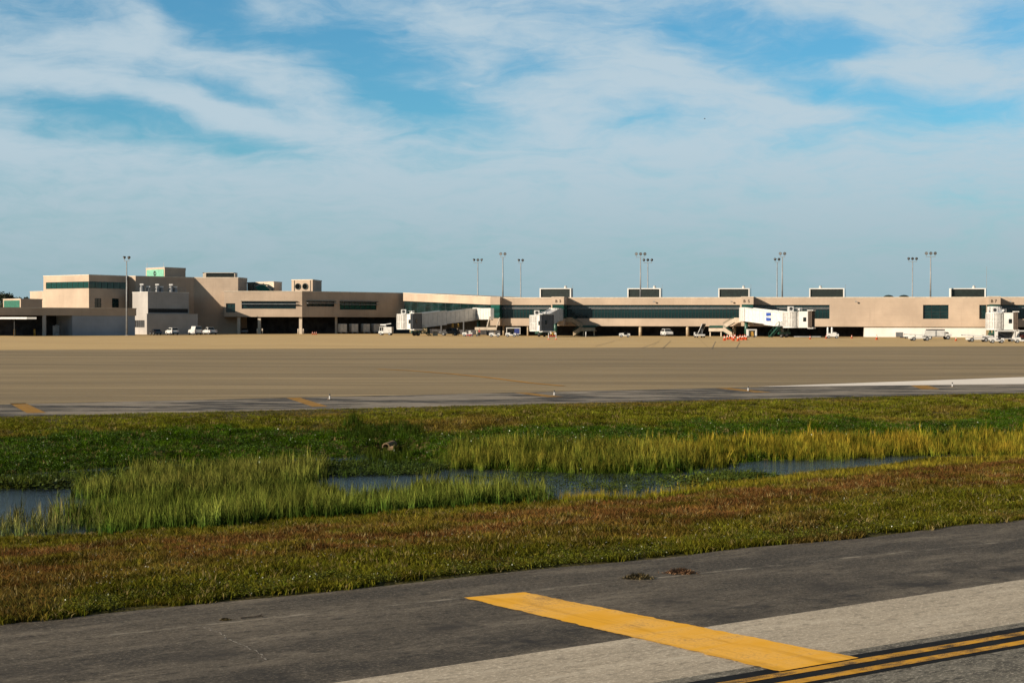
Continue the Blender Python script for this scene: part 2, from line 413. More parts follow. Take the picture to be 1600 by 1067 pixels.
def water_mat():
    m = bpy.data.materials.new('pond water'); m.use_nodes = True
    t = NT(m.node_tree); b = t.n['Principled BSDF']
    tc = t.add('ShaderNodeTexCoord').outputs['Object']
    b.inputs['Base Color'].default_value = (0.012, 0.016, 0.014, 1); b.inputs['Roughness'].default_value = 0.06
    b.inputs['IOR'].default_value = 1.33
    bn = t.add('ShaderNodeBump'); bn.inputs['Strength'].default_value = 1.0; bn.inputs['Distance'].default_value = 0.06
    n = t.math('ADD', t.noise(t.mapping(tc, (1.0, 2.4, 1), (0, 0, R(25))), 3.5, 4, 0.6), t.math('MULTIPLY', t.noise(tc, 0.5, 3), 1.2))
    t.put(bn.inputs['Height'], n); t.l.new(bn.outputs[0], b.inputs['Normal'])
    return m
wm = MB().quad((-90, 12, WZ), (40, 12, WZ), (40, 82, WZ), (-90, 82, WZ)).build('pond_water', water_mat()); wm['kind'] = 'structure'

# ------------------------------------------------------------------ taxiway, in a frame turned along it
TA = R(34.6); tu = Vector((math.cos(TA), math.sin(TA), 0)); tv = Vector((-math.sin(TA), math.cos(TA), 0))
T0 = gnd(1260, 1050)
def tloc(p): d = Vector(p) - T0; return (d.dot(tu), d.dot(tv))
def vline(p, q):
    (u0, v0), (u1, v1) = tloc(gnd(*p)), tloc(gnd(*q))
    return lambda u: v0 + (v1 - v0) * (u - u0) / (u1 - u0)

def pavement_mat(name, base, dark, light, seam=None, agg=0.25, stretch=(0.25, 1.0, 1), s1=0.35, amount=0.8, rough=0.85, hard=(0.36, 0.66), joints=0.0):
    base, dark, light = dim(base, dark, light)
    seam = [(a_, b_, c_, dim(d_)[0]) for a_, b_, c_, d_ in seam] if seam else None
    m = bpy.data.materials.new(name); m.use_nodes = True
    t = NT(m.node_tree); b = t.n['Principled BSDF']
    tc = t.add('ShaderNodeTexCoord').outputs['Object']
    v = t.mapping(tc, stretch)
    n1 = t.noise(v, s1, 6, 0.62, 0.4); n2 = t.noise(v, s1 * 5, 5, 0.65, 0.3); n3 = t.noise(t.mapping(tc, (.6, 1, 1)), 30.0, 4, 0.8); n4 = t.noise(t.mapping(tc, (.5, 1, 1)), 9.0, 5, 0.8)
    c = t.mix(t.ramp(n1, *hard), dark, base)
    c = t.mix(t.ramp(n2, 0.45, 0.72, 0, amount), c, light)
    c = t.mix(t.ramp(n2, 0.30, 0.46, 0.55 * amount, 0), c, dark)
    c = t.mix(t.ramp(n3, 0.50, 0.66, 0, agg * 1.5), c, tuple(min(1, k * 2.2) for k in light))
    c = t.mix(t.ramp(n4, 0.36, 0.50, min(1, agg * 2.4), 0), c, tuple(k * 0.55 for k in dark))
    if joints:
        jx, jy, jz = t.xyz(t.mapping(tc, (1, 1, 1), (0, 0, R(6))))
        for cc in (jx, jy):
            fr = t.math('ABSOLUTE', t.math('SUBTRACT', t.math('FRACT', t.math('DIVIDE', cc, 7.6)), .5))
            c = t.mix(t.ramp(fr, 0.0, 0.018, joints, 0), c, tuple(k * .45 for k in dark))
    if seam:
        x, y, z = t.xyz(tc)
        for (v0, slope, w, col) in seam:
            wob = t.math('MULTIPLY', t.math('SUBTRACT', t.noise(tc, 1.1, 4), 0.5), 0.22)
            d = t.math('ABSOLUTE', t.math('SUBTRACT', t.math('ADD', y, wob), t.math('ADD', t.math('MULTIPLY', x, slope), v0)))
            f = t.ramp(d, 0.0, w, 1.0, 0.0)
            f = t.math('MULTIPLY', f, t.ramp(t.noise(tc, 0.9, 6, 0.75), 0.42, 0.66))
            c = t.mix(f, c, col)
    t.put(b.inputs['Base Color'], c); b.inputs['Roughness'].default_value = rough; b.inputs['Specular IOR Level'].default_value = 0.10
    bn = t.add('ShaderNodeBump'); bn.inputs['Strength'].default_value = 0.5; bn.inputs['Distance'].default_value = 0.012
    t.put(bn.inputs['Height'], t.math('ADD', n3, t.math('MULTIPLY', n4, 0.6))); t.l.new(bn.outputs[0], b.inputs['Normal'])
    return m

def paint_mat(name, col, worn, under, s=2.0, lo=0.5, hi=0.75):
    col, worn, under = dim(col, worn, under)
    m = bpy.data.materials.new(name); m.use_nodes = True
    t = NT(m.node_tree); b = t.n['Principled BSDF']
    tc = t.add('ShaderNodeTexCoord').outputs['Object']
    v = t.mapping(tc, (0.5, 1.0, 1))
    n1 = t.noise(v, s, 6, 0.65, 0.5); n2 = t.noise(tc, s * 14, 4, 0.7)
    n0 = t.noise(t.mapping(tc, (2.4, 0.30, 1)), 1.5, 6, 0.65, 0.8)
    c = t.mix(t.ramp(n1, 0.35, 0.65), col, worn)
    c = t.mix(t.ramp(n0, 0.46, 0.66, 0, 0.7), c, tuple(k * 0.70 for k in col))
    f = t.ramp(t.math('ADD', t.math('MULTIPLY', n1, 0.6), t.math('MULTIPLY', n2, 0.4)), lo, hi)
    c = t.mix(f, c, under)
    t.put(b.inputs['Base Color'], c); b.inputs['Roughness'].default_value = 0.85; b.inputs['Specular IOR Level'].default_value = 0.08
    return m

def tobj(name, mb, m, parent=None, z=0.0):
    o = mb.build(name, m, parent, local=True)
    if parent is None:
        o.location = (T0.x, T0.y, z); o.rotation_euler = (0, 0, TA)
    else: o.location = (0, 0, z)
    return o
def strip(v0, v1, u0, u1, n=40, jit=0.0):
    mb = MB(); us = np.linspace(u0, u1, n)
    for i in range(n - 1):
        a, b = us[i], us[i + 1]
        j = lambda s: (vnoise(s * 1.9, 3.3) - 0.5) * jit
        mb.quad((a, v0(a), 0), (b, v0(b), 0), (b, v1(b) + j(b), 0), (a, v1(a) + j(a), 0))
    return mb
vg = vline((0, 983), (1600, 817)); seam = vline((300, 978), (1600, 843))
vc = vline((520, 1067), (1600, 905)); vd = vline((1294, 1022), (1600, 972))
(us0, vs0), (us1, vs1) = (0, seam(0)), (10, seam(10))
(uc0, vc0), (uc1, vc1) = (0, vc(0)), (10, vc(10))
MT['shoulder'] = pavement_mat('shoulder asphalt', (0.155, 0.130, 0.097), (0.070, 0.061, 0.049), (0.24, 0.203, 0.154), agg=0.32,
                              seam=[(seam(0), (seam(10) - seam(0)) / 10, 0.07, (0.42, 0.37, 0.29)), (vc(0) + .55, (vc(10) - vc(0)) / 10, .85, (.040, .036, .032)), (seam(0) - 1.6, (seam(10) - seam(0)) / 10, .55, (.060, .052, .043))])
MT['lightstrip'] = pavement_mat('pale concrete strip', (0.58, 0.495, 0.37), (0.44, 0.375, 0.28), (0.68, 0.59, 0.455), agg=0.28, stretch=(0.15, 1, 1), s1=0.6, amount=0.7,
                                seam=[(vd(0) + 0.75, 0.0, 0.09, (0.66, 0.58, 0.45))])
MT['nearasphalt'] = pavement_mat('coarse grey asphalt', (0.205, 0.185, 0.145), (0.13, 0.118, 0.095), (0.285, 0.258, 0.205), agg=0.6, stretch=(0.6, 1, 1), s1=0.8)
sh = tobj('taxiway_shoulder', strip(lambda u: vc(u), lambda u: vg(u) + 0.25, -70, 130, 160, 0.35), MT['shoulder'], z=0.004); sh['kind'] = 'structure'
ps = tobj('concrete_strip', strip(lambda u: vd(u), lambda u: vc(u), -70, 130, 160, 0.0), MT['lightstrip'], z=0.0042); ps['kind'] = 'structure'
tw = tobj('taxiway', strip(lambda u: -30.0, lambda u: vd(u), -70, 130, 160, 0.0), MT['nearasphalt'], z=0.0044); tw['kind'] = 'structure'
# painted lines: black border sheet with two yellow lines on it
ya = vline((1150, 1066.5), (1600, 990.0))
sc_ = lambda d: (lambda u: ya(u) + d)
wb = tloc(gnd(1600, 979.5))[1] - ya(tloc(gnd(1600, 979.5))[0])
we = tloc(gnd(1600, 1011))[1] - ya(tloc(gnd(1600, 1011))[0])
y1a = tloc(gnd(1600, 987))[1] - ya(tloc(gnd(1600, 987))[0]); y1b = tloc(gnd(1600, 993))[1] - ya(tloc(gnd(1600, 993))[0])
y2a = tloc(gnd(1600, 1000.5))[1] - ya(tloc(gnd(1600, 1000.5))[0]); y2b = tloc(gnd(1600, 1007))[1] - ya(tloc(gnd(1600, 1007))[0])
MT['blackpaint'] = paint_mat('black border paint', (0.013, 0.013, 0.014), (0.020, 0.020, 0.020), (0.08, 0.075, 0.07), 3.0, 0.56, 0.80)
MT['yellowworn'] = paint_mat('worn yellow line', (0.80, 0.40, 0.035), (0.66, 0.36, 0.09), (0.13, 0.085, 0.04), 5.0, 0.48, 0.60)
MT['yellowpaint'] = paint_mat('yellow stripe paint', (1.05, 0.53, 0.045), (1.12, 0.63, 0.14), (0.42, 0.25, 0.10), 1.6, 0.50, 0.68)
MT['pinkedge'] = mat('bleached paint edge', (0.40, 0.35, 0.28), 0.8, 0.2, 5)
tobj('line_border', strip(sc_(we), sc_(wb), -60, 120, 120, 0.012), MT['blackpaint'], tw, 0.004)
tobj('edge_line', strip(sc_(y1b), sc_(y1a), -60, 120, 240, 0.035), MT['yellowworn'], tw, 0.0075)
tobj('edge_line', strip(sc_(y2b), sc_(y2a), -60, 120, 240, 0.035), MT['yellowworn'], tw, 0.0075)
cs = [tloc(gnd(*p)) for p in ((1218, 1050.5), (1340, 1029.5), (818, 926.5), (724, 935))]
mb = MB(); nseg = 160
for i in range(nseg):
    a, b = i / nseg, (i + 1) / nseg
    lp = lambda p, q, s: (p[0] + (q[0] - p[0]) * s, p[1] + (q[1] - p[1]) * s)
    jj = lambda s, k: (vnoise(s * 37, k) - 0.5) * 0.05 + (vnoise(s * 150, k + 3) - .5) * .03
    l0, l1 = lp(cs[0], cs[3], a), lp(cs[0], cs[3], b); r0, r1 = lp(cs[1], cs[2], a), lp(cs[1], cs[2], b)
    mb.quad((l0[0] + jj(a, 1.5), l0[1], 0), (r0[0] + jj(a, 8.5), r0[1], 0), (r1[0] + jj(b, 8.5), r1[1], 0), (l1[0] + jj(b, 1.5), l1[1], 0))
tobj('shoulder_stripe', mb, MT['yellowpaint'], tw, 0.011)

# ------------------------------------------------------------------ apron
def sheet(name, pts, z, m, kind='structure', sub=1):
    mb = MB(); mb.add([(p[0], p[1], z) for p in pts], [tuple(range(len(pts)))])
    o = mb.build(name, m); o['kind'] = kind; return o
def ext(p, q, k0, k1):
    p, q = Vector(p), Vector(q); d = q - p; return p - d * k0, q + d * k1
MT['apron_tan'] = pavement_mat('tan concrete apron', (0.72, 0.505, 0.235), (0.62, 0.43, 0.20), (0.80, 0.57, 0.275), agg=0.1, stretch=(0.06, 0.25, 1), s1=0.35, amount=0.7, joints=.30)
MT['apron_brown'] = pavement_mat('brown grey apron asphalt', (0.36, 0.272, 0.150), (0.245, 0.188, 0.110), (0.49, 0.37, 0.205), agg=0.12, stretch=(0.035, 0.50, 1), s1=0.22, amount=0.9)
MT['apron_edge'] = pavement_mat('stained shoulder concrete', (0.31, 0.262, 0.20), (0.045, 0.041, 0.038), (0.46, 0.40, 0.315), agg=0.10, stretch=(0.16, 0.5, 1), s1=0.85, amount=0.8, hard=(0.44, 0.57))
MT['apron_white'] = pavement_mat('bleached concrete', (1.12, 1.02, 0.88), (0.95, 0.86, 0.75), (1.22, 1.12, 0.97), agg=0.1, stretch=(0.1, 0.8, 1), s1=0.5, amount=0.5)
e0, e1 = ext(gnd(0, 650), gnd(1600, 613), 0.6, 0.6)
m0, m1 = ext(gnd(0, 632), gnd(1180, 605), 0.9, 1.7)
b0, b1 = ext(gnd(0, 547), gnd(1600, 541), 1.2, 1.2)
far = [(600, 900), (-600, 900)]
sheet('apron_edge_strip', [e0 + Vector((0, -0.6, 0)), e1 + Vector((0, -0.6, 0)), m1 + Vector((0, 1, 0)), m0 + Vector((0, 1, 0))], 0.004, MT['apron_edge'])
sheet('apron_asphalt', [m0, m1, b1 + Vector((0, 2, 0)), b0 + Vector((0, 2, 0))], 0.010, MT['apron_brown'])
sheet('apron_concrete', [b0, b1, Vector((900, 700, 0)), Vector((-900, 700, 0))], 0.016, MT['apron_tan'])
w0, w1, w2 = gnd(1180, 604.6), gnd(1600, 589.5), gnd(1600, 600.5)
sheet('bleached_strip', [w0, w0 + (w2 - w0) * 1.8, w0 + (w1 - w0) * 1.5], 0.020, MT['apron_white'])
# yellow lines on the apron and its shoulder
MT['yellowdull'] = paint_mat('dull yellow paint', (0.46, 0.235, 0.035), (0.36, 0.22, 0.08), (0.19, 0.12, 0.05), 1.2, 0.50, 0.75)
apr = bpy.data.objects['apron_edge_strip']
def marking(pts, z): 
    mb = MB(); mb.add([(p.x, p.y, 0) for p in pts], [tuple(range(len(pts)))])
    o = mb.build('shoulder_stripe', MT['yellowdull'], apr, local=True); o.location = (0, 0, z); return o
for (x0, x1, yt, x2, x3, yb) in ((15, 40, 630.5, 42, 72, 645.5), (447, 468, 621.6, 488, 512, 635.5), (803, 822, 613.8, 855, 880, 620.5), (1118, 1140, 606.5, 1180, 1206, 613.4), (1418, 1444, 600.8, 1440, 1468, 608.5)):
    marking([gnd(x0, yt), gnd(x1, yt - .4), gnd(x3, yb - .5), gnd(x2, yb)], 0.010)
def yline(pts, w, z):
    mb = MB()
    for a, b in zip(pts[:-1], pts[1:]):
        d = (b - a).normalized(); n = Vector((-d.y, d.x, 0)) * w / 2
        mb.quad(a - n, b - n, b + n, a + n)
    mb.v = [(p[0], p[1], z) for p in mb.v]
    return mb
P = [gnd(x, y) for x, y in ((590, 577), (640, 579.5), (700, 584), (760, 590), (830, 599), (880, 603.5))]
MT['guide'] = paint_mat('guide line paint', (0.66, 0.31, 0.035), (0.55, 0.28, 0.06), (0.42, 0.25, 0.09), 1.2, 0.55, 0.80)
o = yline(P, 0.34, 0.030).build('guide_line', MT['guide'], bpy.data.objects['apron_asphalt'])
ap2 = bpy.data.objects['apron_concrete']
MT['jointdark'] = mat('dark pavement crack', (0.24, 0.18, 0.11), 0.9, 0.2)
for a, b in (((1003, 544), (1030, 534)), ((1112, 546), (1118, 534)), ((1035, 545), (1048, 533)), ((1295, 530), (1345, 537)), ((1150, 545), (1156, 535)), ((930, 541), (960, 533))):
    yline([gnd(*a), gnd(*b)], 0.08, 0.034).build('pavement_crack', MT['jointdark'], ap2)

# ------------------------------------------------------------------ building helpers
def wall_holes(mb, A, B, z0, z1, holes, depth):
    d = (B - A); Lg = d.length; d = d / Lg; n = Vector((d.y, -d.x))
    P = lambda s, z, k=0.0: (A.x + d.x * s - n.x * k, A.y + d.y * s - n.y * k, z)
    holes = [(max(0, h[0]), min(Lg, h[1]), max(z0, h[2]), min(z1, h[3])) for h in holes]
    ss = sorted({0.0, Lg, *[h[0] for h in holes], *[h[1] for h in holes]}); zz = sorted({z0, z1, *[h[2] for h in holes], *[h[3] for h in holes]})
    for i in range(len(ss) - 1):
        for j in range(len(zz) - 1):
            sm, zm = (ss[i] + ss[i + 1]) / 2, (zz[j] + zz[j + 1]) / 2
            if ss[i + 1] - ss[i] < 1e-5 or zz[j + 1] - zz[j] < 1e-5: continue
            if any(h[0] < sm < h[1] and h[2] < zm < h[3] for h in holes): continue
            mb.quad(P(ss[i], zz[j]), P(ss[i + 1], zz[j]), P(ss[i + 1], zz[j + 1]), P(ss[i], zz[j + 1]))
    for a, b, c, e in holes:
        mb.quad(P(a, c), P(b, c), P(b, c, depth), P(a, c, depth)); mb.quad(P(a, e), P(b, e), P(b, e, depth), P(a, e, depth))
        mb.quad(P(a, c), P(a, e), P(a, e, depth), P(a, c, depth)); mb.quad(P(b, c), P(b, e), P(b, e, depth), P(b, c, depth))

def window(root, A, B, s0, s1, za, zb, ncol, rows=(1.0,), depth=0.35, fm=None, gm=None, mull=0.07, name='window'):
    """frame with its panes set back in the wall A-B; rows = shares of the height from the top"""
    d = (B - A).normalized(); n = Vector((d.y, -d.x)); fm = fm or MT['frame']; gm = gm or MT['glass']
    def bx(mb, a, b, c, e, k0, k1):
        p = lambda s, k: (A.x + d.x * s - n.x * k, A.y + d.y * s - n.y * k)
        q = [p(a, k0), p(b, k0), p(b, k1), p(a, k1)]
        mb.prism(q, c, e)
    zs = [zb]; tot = sum(rows)
    for r_ in rows: zs.append(zs[-1] - (zb - za) * r_ / tot)
    mb = MB(); k0, k1 = depth - 0.16, depth
    for z in zs[1:-1]: bx(mb, s0, s1, z - mull / 2, z + mull / 2, k0, k1)
    bx(mb, s0, s1, zb - mull, zb, k0, k1); bx(mb, s0, s1, za, za + mull, k0, k1)
    zed = sorted(zs)
    for i in range(ncol + 1):
        s = s0 + (s1 - s0) * i / ncol; s = min(max(s, s0 + mull / 2), s1 - mull / 2)
        for j in range(len(zed) - 1):
            bx(mb, s - mull / 2, s + mull / 2, zed[j] + mull, zed[j + 1] - mull, k0 + 0.01, k1)
    w = mb.build(name, fm, root)
    org = WL[w.name]
    for j in range(len(rows)):
        me = None
        for i in range(ncol):
            a = s0 + (s1 - s0) * i / ncol + mull * 0.45; L = (s1 - s0) / ncol - mull * 0.9
            if me is None:
                pm = MB(); p = lambda s, k: (d.x * s - n.x * k, d.y * s - n.y * k)
                pm.prism([p(0, 0), p(L, 0), p(L, 0.03), p(0, 0.03)], zs[j + 1] + mull * 0.45, zs[j] - mull * 0.45)
                me = bpy.data.meshes.new('pane'); me.from_pydata(pm.v, [], pm.f); me.materials.append(gm); me.update()
            o = bpy.data.objects.new('pane', me); COL.objects.link(o); o.parent = w
            b = A + d * a - n * (depth - 0.07)
            o.location = Vector((b.x, b.y, 0)) - org
    return w

def mass(root, chain, back, z0, z1, holes=None, wm=None, rm=None, coping=True, depth=0.35, bottom=False, name='wall', cm=None, cop=0.2):
    holes = holes or {}; wm = wm or MT['tan']; mb = MB()
    for i in range(len(chain) - 1): wall_holes(mb, chain[i], chain[i + 1], z0, z1, holes.get(i, []), depth)
    ring = chain + back
    for i in range(len(chain) - 1, len(ring)):
        a, b = ring[i], ring[(i + 1) % len(ring)]
        mb.quad((a.x, a.y, z0), (b.x, b.y, z0), (b.x, b.y, z1), (a.x, a.y, z1))
    if bottom: mb.add([(p.x, p.y, z0) for p in ring], [tuple(range(len(ring)))])
    w = mb.build(name, wm, root)
    MB().add([(p.x, p.y, z1 - 0.12) for p in ring], [tuple(range(len(ring)))]).build('roof', rm or MT['roof'], root)
    if coping:
        cb = MB()
        seg = [(ring[i], ring[i + 1]) for i in range(len(chain) - 1)] + [(chain[-1], back[0]), (back[-1], chain[0])]
        for i, (a, b) in enumerate(seg):
            d = (b - a).normalized(); n = Vector((d.y, -d.x)); e = 0.004 * i
            q = [a + n * 0.07 - d * .07, b + n * 0.07 + d * .07, b - n * 0.3 + d * .07, a - n * 0.3 - d * .07]
            cb.prism([(p.x, p.y) for p in q], z1 - 0.06 - e, z1 + cop + e)
        cb.build('coping', cm or MT['cream'], root)
    return w
def back_of(chain, dep):
    return [Vector((chain[-1].x, chain[-1].y + dep)), Vector((chain[0].x, chain[0].y + dep))]
def span(A, B, p0, p1): return hit(A, B, p0)[1], hit(A, B, p1)[1]
def zat(A, B, px, py):
    p, s = hit(A, B, px); return zp(px, py, p.y)
def base(p, z=0.0): return (p.x, p.y, z)

# ------------------------------------------------------------------ concourse
cA, cB = pl(780, 383), pl(1660, 358.5)
cd = (cB - cA).normalized(); cn = Vector((cd.y, -cd.x))
con = thing('concourse', 'long tan concourse with dark window bands and gates B 3, B 5, B 7', 'terminal', base(hit(cA, cB, 1100)[0]))
zr = zat(cA, cB, 1000, 465.8); zwt = zat(cA, cB, 1000, 476.5); zwb = zat(cA, cB, 1000, 497.6); zov = zat(cA, cB, 1000, 509.6)
strips = [(783, 861, 16), (882, 1156, 52), (1178, 1296, 22), (1563, 1659, 18)]
hs = [(*span(cA, cB, a, b), zwb, zwt) for a, b, n in strips]
hs.append((*span(cA, cB, 1442, 1482), zwb, zwt)); hs.append((*span(cA, cB, 1530, 1541), zwb, zwt))
cback = [cB - cn * 22, cA - cn * 22]
mass(con, [cA, cB], cback, zov, zr, {0: hs}, bottom=True, depth=0.5)
for (a, b, n) in strips:
    s0, s1 = span(cA, cB, a, b); window(con, cA, cB, s0, s1, zwb, zwt, n, (0.27, 0.73), 0.5)
s0, s1 = span(cA, cB, 1442, 1482); window(con, cA, cB, s0, s1, zwb, zwt, 3, (1, 1, 1, 1), 0.5, mull=0.09)
s0, s1 = span(cA, cB, 1530, 1541); window(con, cA, cB, s0, s1, zwb, zwt, 1, (0.27, 0.73), 0.5)
# light rail in front of the glass, along every band
mb = MB()
for (a, b, n) in strips:
    p, q = hit(cA, cB, a)[0] + cn * -0.12, hit(cA, cB, b)[0] + cn * -0.12
    mb.bar((p.x, p.y, zwt - 0.62), (q.x, q.y, zwt - 0.62), 0.10, 0.10); mb.bar((p.x, p.y, zwt - 0.95), (q.x, q.y, zwt - 0.95), 0.07, 0.07)
mb.build('window_rail', MT['galv'], con)
# recessed ground floor
def off(px, k): return hit(cA, cB, px)[0] - cn * k
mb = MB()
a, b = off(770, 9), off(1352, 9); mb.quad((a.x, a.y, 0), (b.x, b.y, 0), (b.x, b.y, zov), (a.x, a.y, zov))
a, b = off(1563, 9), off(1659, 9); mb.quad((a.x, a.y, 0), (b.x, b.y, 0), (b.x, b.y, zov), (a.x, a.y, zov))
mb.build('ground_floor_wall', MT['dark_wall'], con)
a, b = off(1350, 0.45), off(1541, 0.45)
mb = MB(); wall_holes(mb, a, b, 0, zov, [], 0.1)
for p in (a, b):
    q = p - cn * 9; mb.quad((p.x, p.y, 0), (q.x, q.y, 0), (q.x, q.y, zov), (p.x, p.y, zov))
mb.build('ground_floor_wall', MT['white_wall'], con)
# vent grille in the white wall
va, vb = hit(a, b, 1399.5)[0] + cn * 0.05, hit(a, b, 1410.5)[0] + cn * 0.05
zv0, zv1 = zp(1405, 526.3, va.y), zp(1405, 519, va.y)
mb = MB()
mb.quad((va.x, va.y, zv0), (vb.x, vb.y, zv0), (vb.x, vb.y, zv1), (va.x, va.y, zv1))
for i in range(7):
    z = zv0 + (zv1 - zv0) * (i + .5) / 7; p, q = va + cn * 0.06, vb + cn * 0.06
    mb.bar((p.x, p.y, z), (q.x, q.y, z), 0.1, 0.06)
mb.build('vent_grille', MT['grey'], con)
for px in (786, 824, 1000, 1074, 1147, 1222, 1580, 1640):
    p = off(px, 0.6); r = 0.36 if px > 900 else 0.22
    MB().tube((p.x, p.y, 0), (p.x, p.y, zov + 0.02), r, n=14).build('column', MT['tan2'], con, smooth=True)

def text_mesh(body, size, m, parent, pos, d, name, extrude=0.05):
    cu = bpy.data.curves.new(name, 'FONT'); cu.body = body; cu.size = size; cu.extrude = extrude; cu.align_x = 'CENTER'; cu.offset = size * 0.018
    to = bpy.data.objects.new(name, cu); COL.objects.link(to)
    dg = bpy.context.evaluated_depsgraph_get(); me = bpy.data.meshes.new_from_object(to.evaluated_get(dg))
    bpy.data.objects.remove(to); me.materials.clear(); me.materials.append(m)
    o = bpy.data.objects.new(name, me); COL.objects.link(o); o.parent = parent
    o.location = Vector(pos) - WL[parent.name]; o.rotation_euler = (math.pi / 2, 0, math.atan2(d.y, d.x))
    return o

def gate_block(p0, p1, k, sign=None):
    A, B = cA + cn * k, cB + cn * k
    f0, f1 = hit(A, B, p0)[0], hit(A, B, p1)[0]; i0, i1 = f0 - cn * (k - 0.003), f1 - cn * (k - 0.003)
    chain = [i0, f0, f1, i1]; poly = [(q.x, q.y) for q in chain]
    g = MB().prism(poly, zwt + 0.05, zr + 0.08).build('gate_block', MT['tan'], con)
    MB().prism(poly, zov + 0.1, zwb - 0.05).build('gate_base', MT['tan'], con)
    mb = MB(); q = [i0, f0 + cd * 0.1 - cn * 0.1, f1 - cd * 0.1 - cn * 0.1, i1]
    mb.prism([(v.x, v.y) for v in q], zwb - 0.05, zwt + 0.05); mb.build('gate_glass', MT['glass2'], g)
    mb = MB(); e = 0.06
    q = [i0 - cd * e, f0 - cd * e + cn * e, f1 + cd * e + cn * e, i1 + cd * e]
    mb.prism([(v.x, v.y) for v in q], zr + 0.08, zr + 0.26); mb.build('coping', MT['cream'], g)
    if sign:
        for ch, px in sign:
            p = hit(A, B, px)[0] + cn * 0.02
            text_mesh(ch, 0.92, MT['ink'], g, (p.x, p.y, zp(px, 472.6, p.y)), cd, 'gate_letter')
    return f0, f1
gb0 = gate_block(766, 781, 2.2)
gb3 = gate_block(862, 881, 5.0, [('B', 869), ('3', 875)])
gb5 = gate_block(1158, 1177, 5.0, [('B', 1162.8), ('5', 1169.6)])
gb7 = gate_block(1545, 1563, 5.0, [('B', 1549.5), ('7', 1555.3)])
# small floodlights on the parapet
for px in (898, 1022, 1143, 1337, 1578):
    p = hit(cA, cB, px)[0]; z = zp(px, 471.5, p.y)
    mb = MB().bar((p.x, p.y, z), (p.x + cn.x * .5, p.y + cn.y * .5, z + .05), .07, .07)
    mb.hexa([(p.x + cn.x * .45 + a * .22 + cn.x * b, p.y + cn.y * .45 + a * .05 + cn.y * b, z - .12 + c + b * .1) for c in (0, .26) for a, b in ((-1, 0), (1, 0), (1, .3), (-1, .3))])
    mb.build('floodlight', MT['offwhite'], con)

# rooftop plant rooms with louvred fronts
def penthouse(p0, p1, ytop, k=6.0, lou=None):
    A, B = cA - cn * k, cB - cn * k
    f0, f1 = hit(A, B, p0)[0], hit(A, B, p1)[0]; dep = 2.6
    z1 = zp((p0 + p1) / 2, ytop, f0.y); z0 = zr - 0.1
    q = [f0, f1, f1 - cn * dep, f0 - cn * dep]; s0, s1 = 0.28, (f1 - f0).length - 0.28
    mb = MB(); wall_holes(mb, f0, f1, z0, z1, [(s0, s1, z0, z1 - 0.22)], 0.4)
    for i in range(1, 4):
        a, b = q[i], q[(i + 1) % 4]; mb.quad((a.x, a.y, z0), (b.x, b.y, z0), (b.x, b.y, z1), (a.x, a.y, z1))
    mb.add([(v.x, v.y, z1) for v in q], [(0, 1, 2, 3)])
    ph = mb.build('plant_room', MT['white_wall'], con)
    mb = MB(); d = (f1 - f0).normalized()
    a, b = f0 + d * (s0 + .003) - cn * 0.3, f0 + d * (s1 - .003) - cn * 0.3
    mb.quad((a.x, a.y, z0), (b.x, b.y, z0), (b.x, b.y, z1 - .225), (a.x, a.y, z1 - .225))
    nz = 9
    for i in range(nz):
        z = z0 + 0.1 + (z1 - 0.5 - z0) * i / (nz - 1); a2, b2 = a + cn * .1, b + cn * .1
        mb.bar((a2.x, a2.y, z), (b2.x, b2.y, z), 0.14, 0.05)
    mb.build('louvre', MT['louvre'], ph)
    c = f0 + d * ((f1 - f0).length * (0.80 if p0 < 1150 else 0.32 if p0 < 1400 else 0.68)) - cn * 1.3
    MB().tube((c.x, c.y, z1), (c.x, c.y, z1 + .35), .38, n=10).tube((c.x, c.y, z1 + .38), (c.x, c.y, z1 + .62), .22, .30, n=10).build('roof_vent', MT['offwhite'], ph)
    c = f1 + d * .25 - cn * 1.2
    MB().tube((c.x, c.y, zr), (c.x, c.y, z1 + (0.9 if p0 < 1400 else 5.0)), .05, .03, n=6).build('antenna', MT['galv'], ph)
    return ph
for p0, p1 in ((843, 892), (980, 1032), (1122, 1171), (1264, 1319), (1484, 1540)): penthouse(p0, p1, 450.5)
for px in (1388, 1412):
    p = hit(cA - cn * 8, cB - cn * 8, px)[0]
    MB().ball((p.x, p.y, zr - 0.15), 1.45, 1.45, 0.95, 16, 8).build('roof_dome', MT['louvre'], con, smooth=True)

# sloping link wall between terminal and concourse
lk = thing('link_building', 'tan link wall with sloping parapet and dark glazing between terminal and concourse', 'terminal', base(pl(700, 400)))
lA, lB = pl(630, 439), cA - cd * 1.95
nL = 12
def lz(s, y0, y1):
    zA = zp(636, y0, lA.y); zB = zp(779, y1, lB.y); return zA + (zB - zA) * s
mb = MB(); gp = []; ld = (lB - lA).normalized(); ln = Vector((ld.y, -ld.x))
def LP(s, z, k=0): p = lA + (lB - lA) * s - ln * k; return (p.x, p.y, z)
T = lambda s: lz(s, 458.3, 465.0); W1 = lambda s: lz(s, 470.3, 476.3); W0 = lambda s: lz(s, 497, 497.8); OV = lambda s: lz(s, 499.5, 500.3)
for (a, b) in ((T, W1), (W0, OV)): mb.quad(LP(0, b(0)), LP(1, b(1)), LP(1, a(1)), LP(0, a(0)))
mb.quad(LP(0, T(0)), LP(1, T(1)), LP(1, T(1), 12), LP(0, T(0), 12))
mb.quad(LP(0, W1(0)), LP(1, W1(1)), LP(1, W1(1), .4), LP(0, W1(0), .4)); mb.quad(LP(0, W0(0)), LP(1, W0(1)), LP(1, W0(1), .4), LP(0, W0(0), .4))
lw = mb.build('wall', MT['tan'], lk)
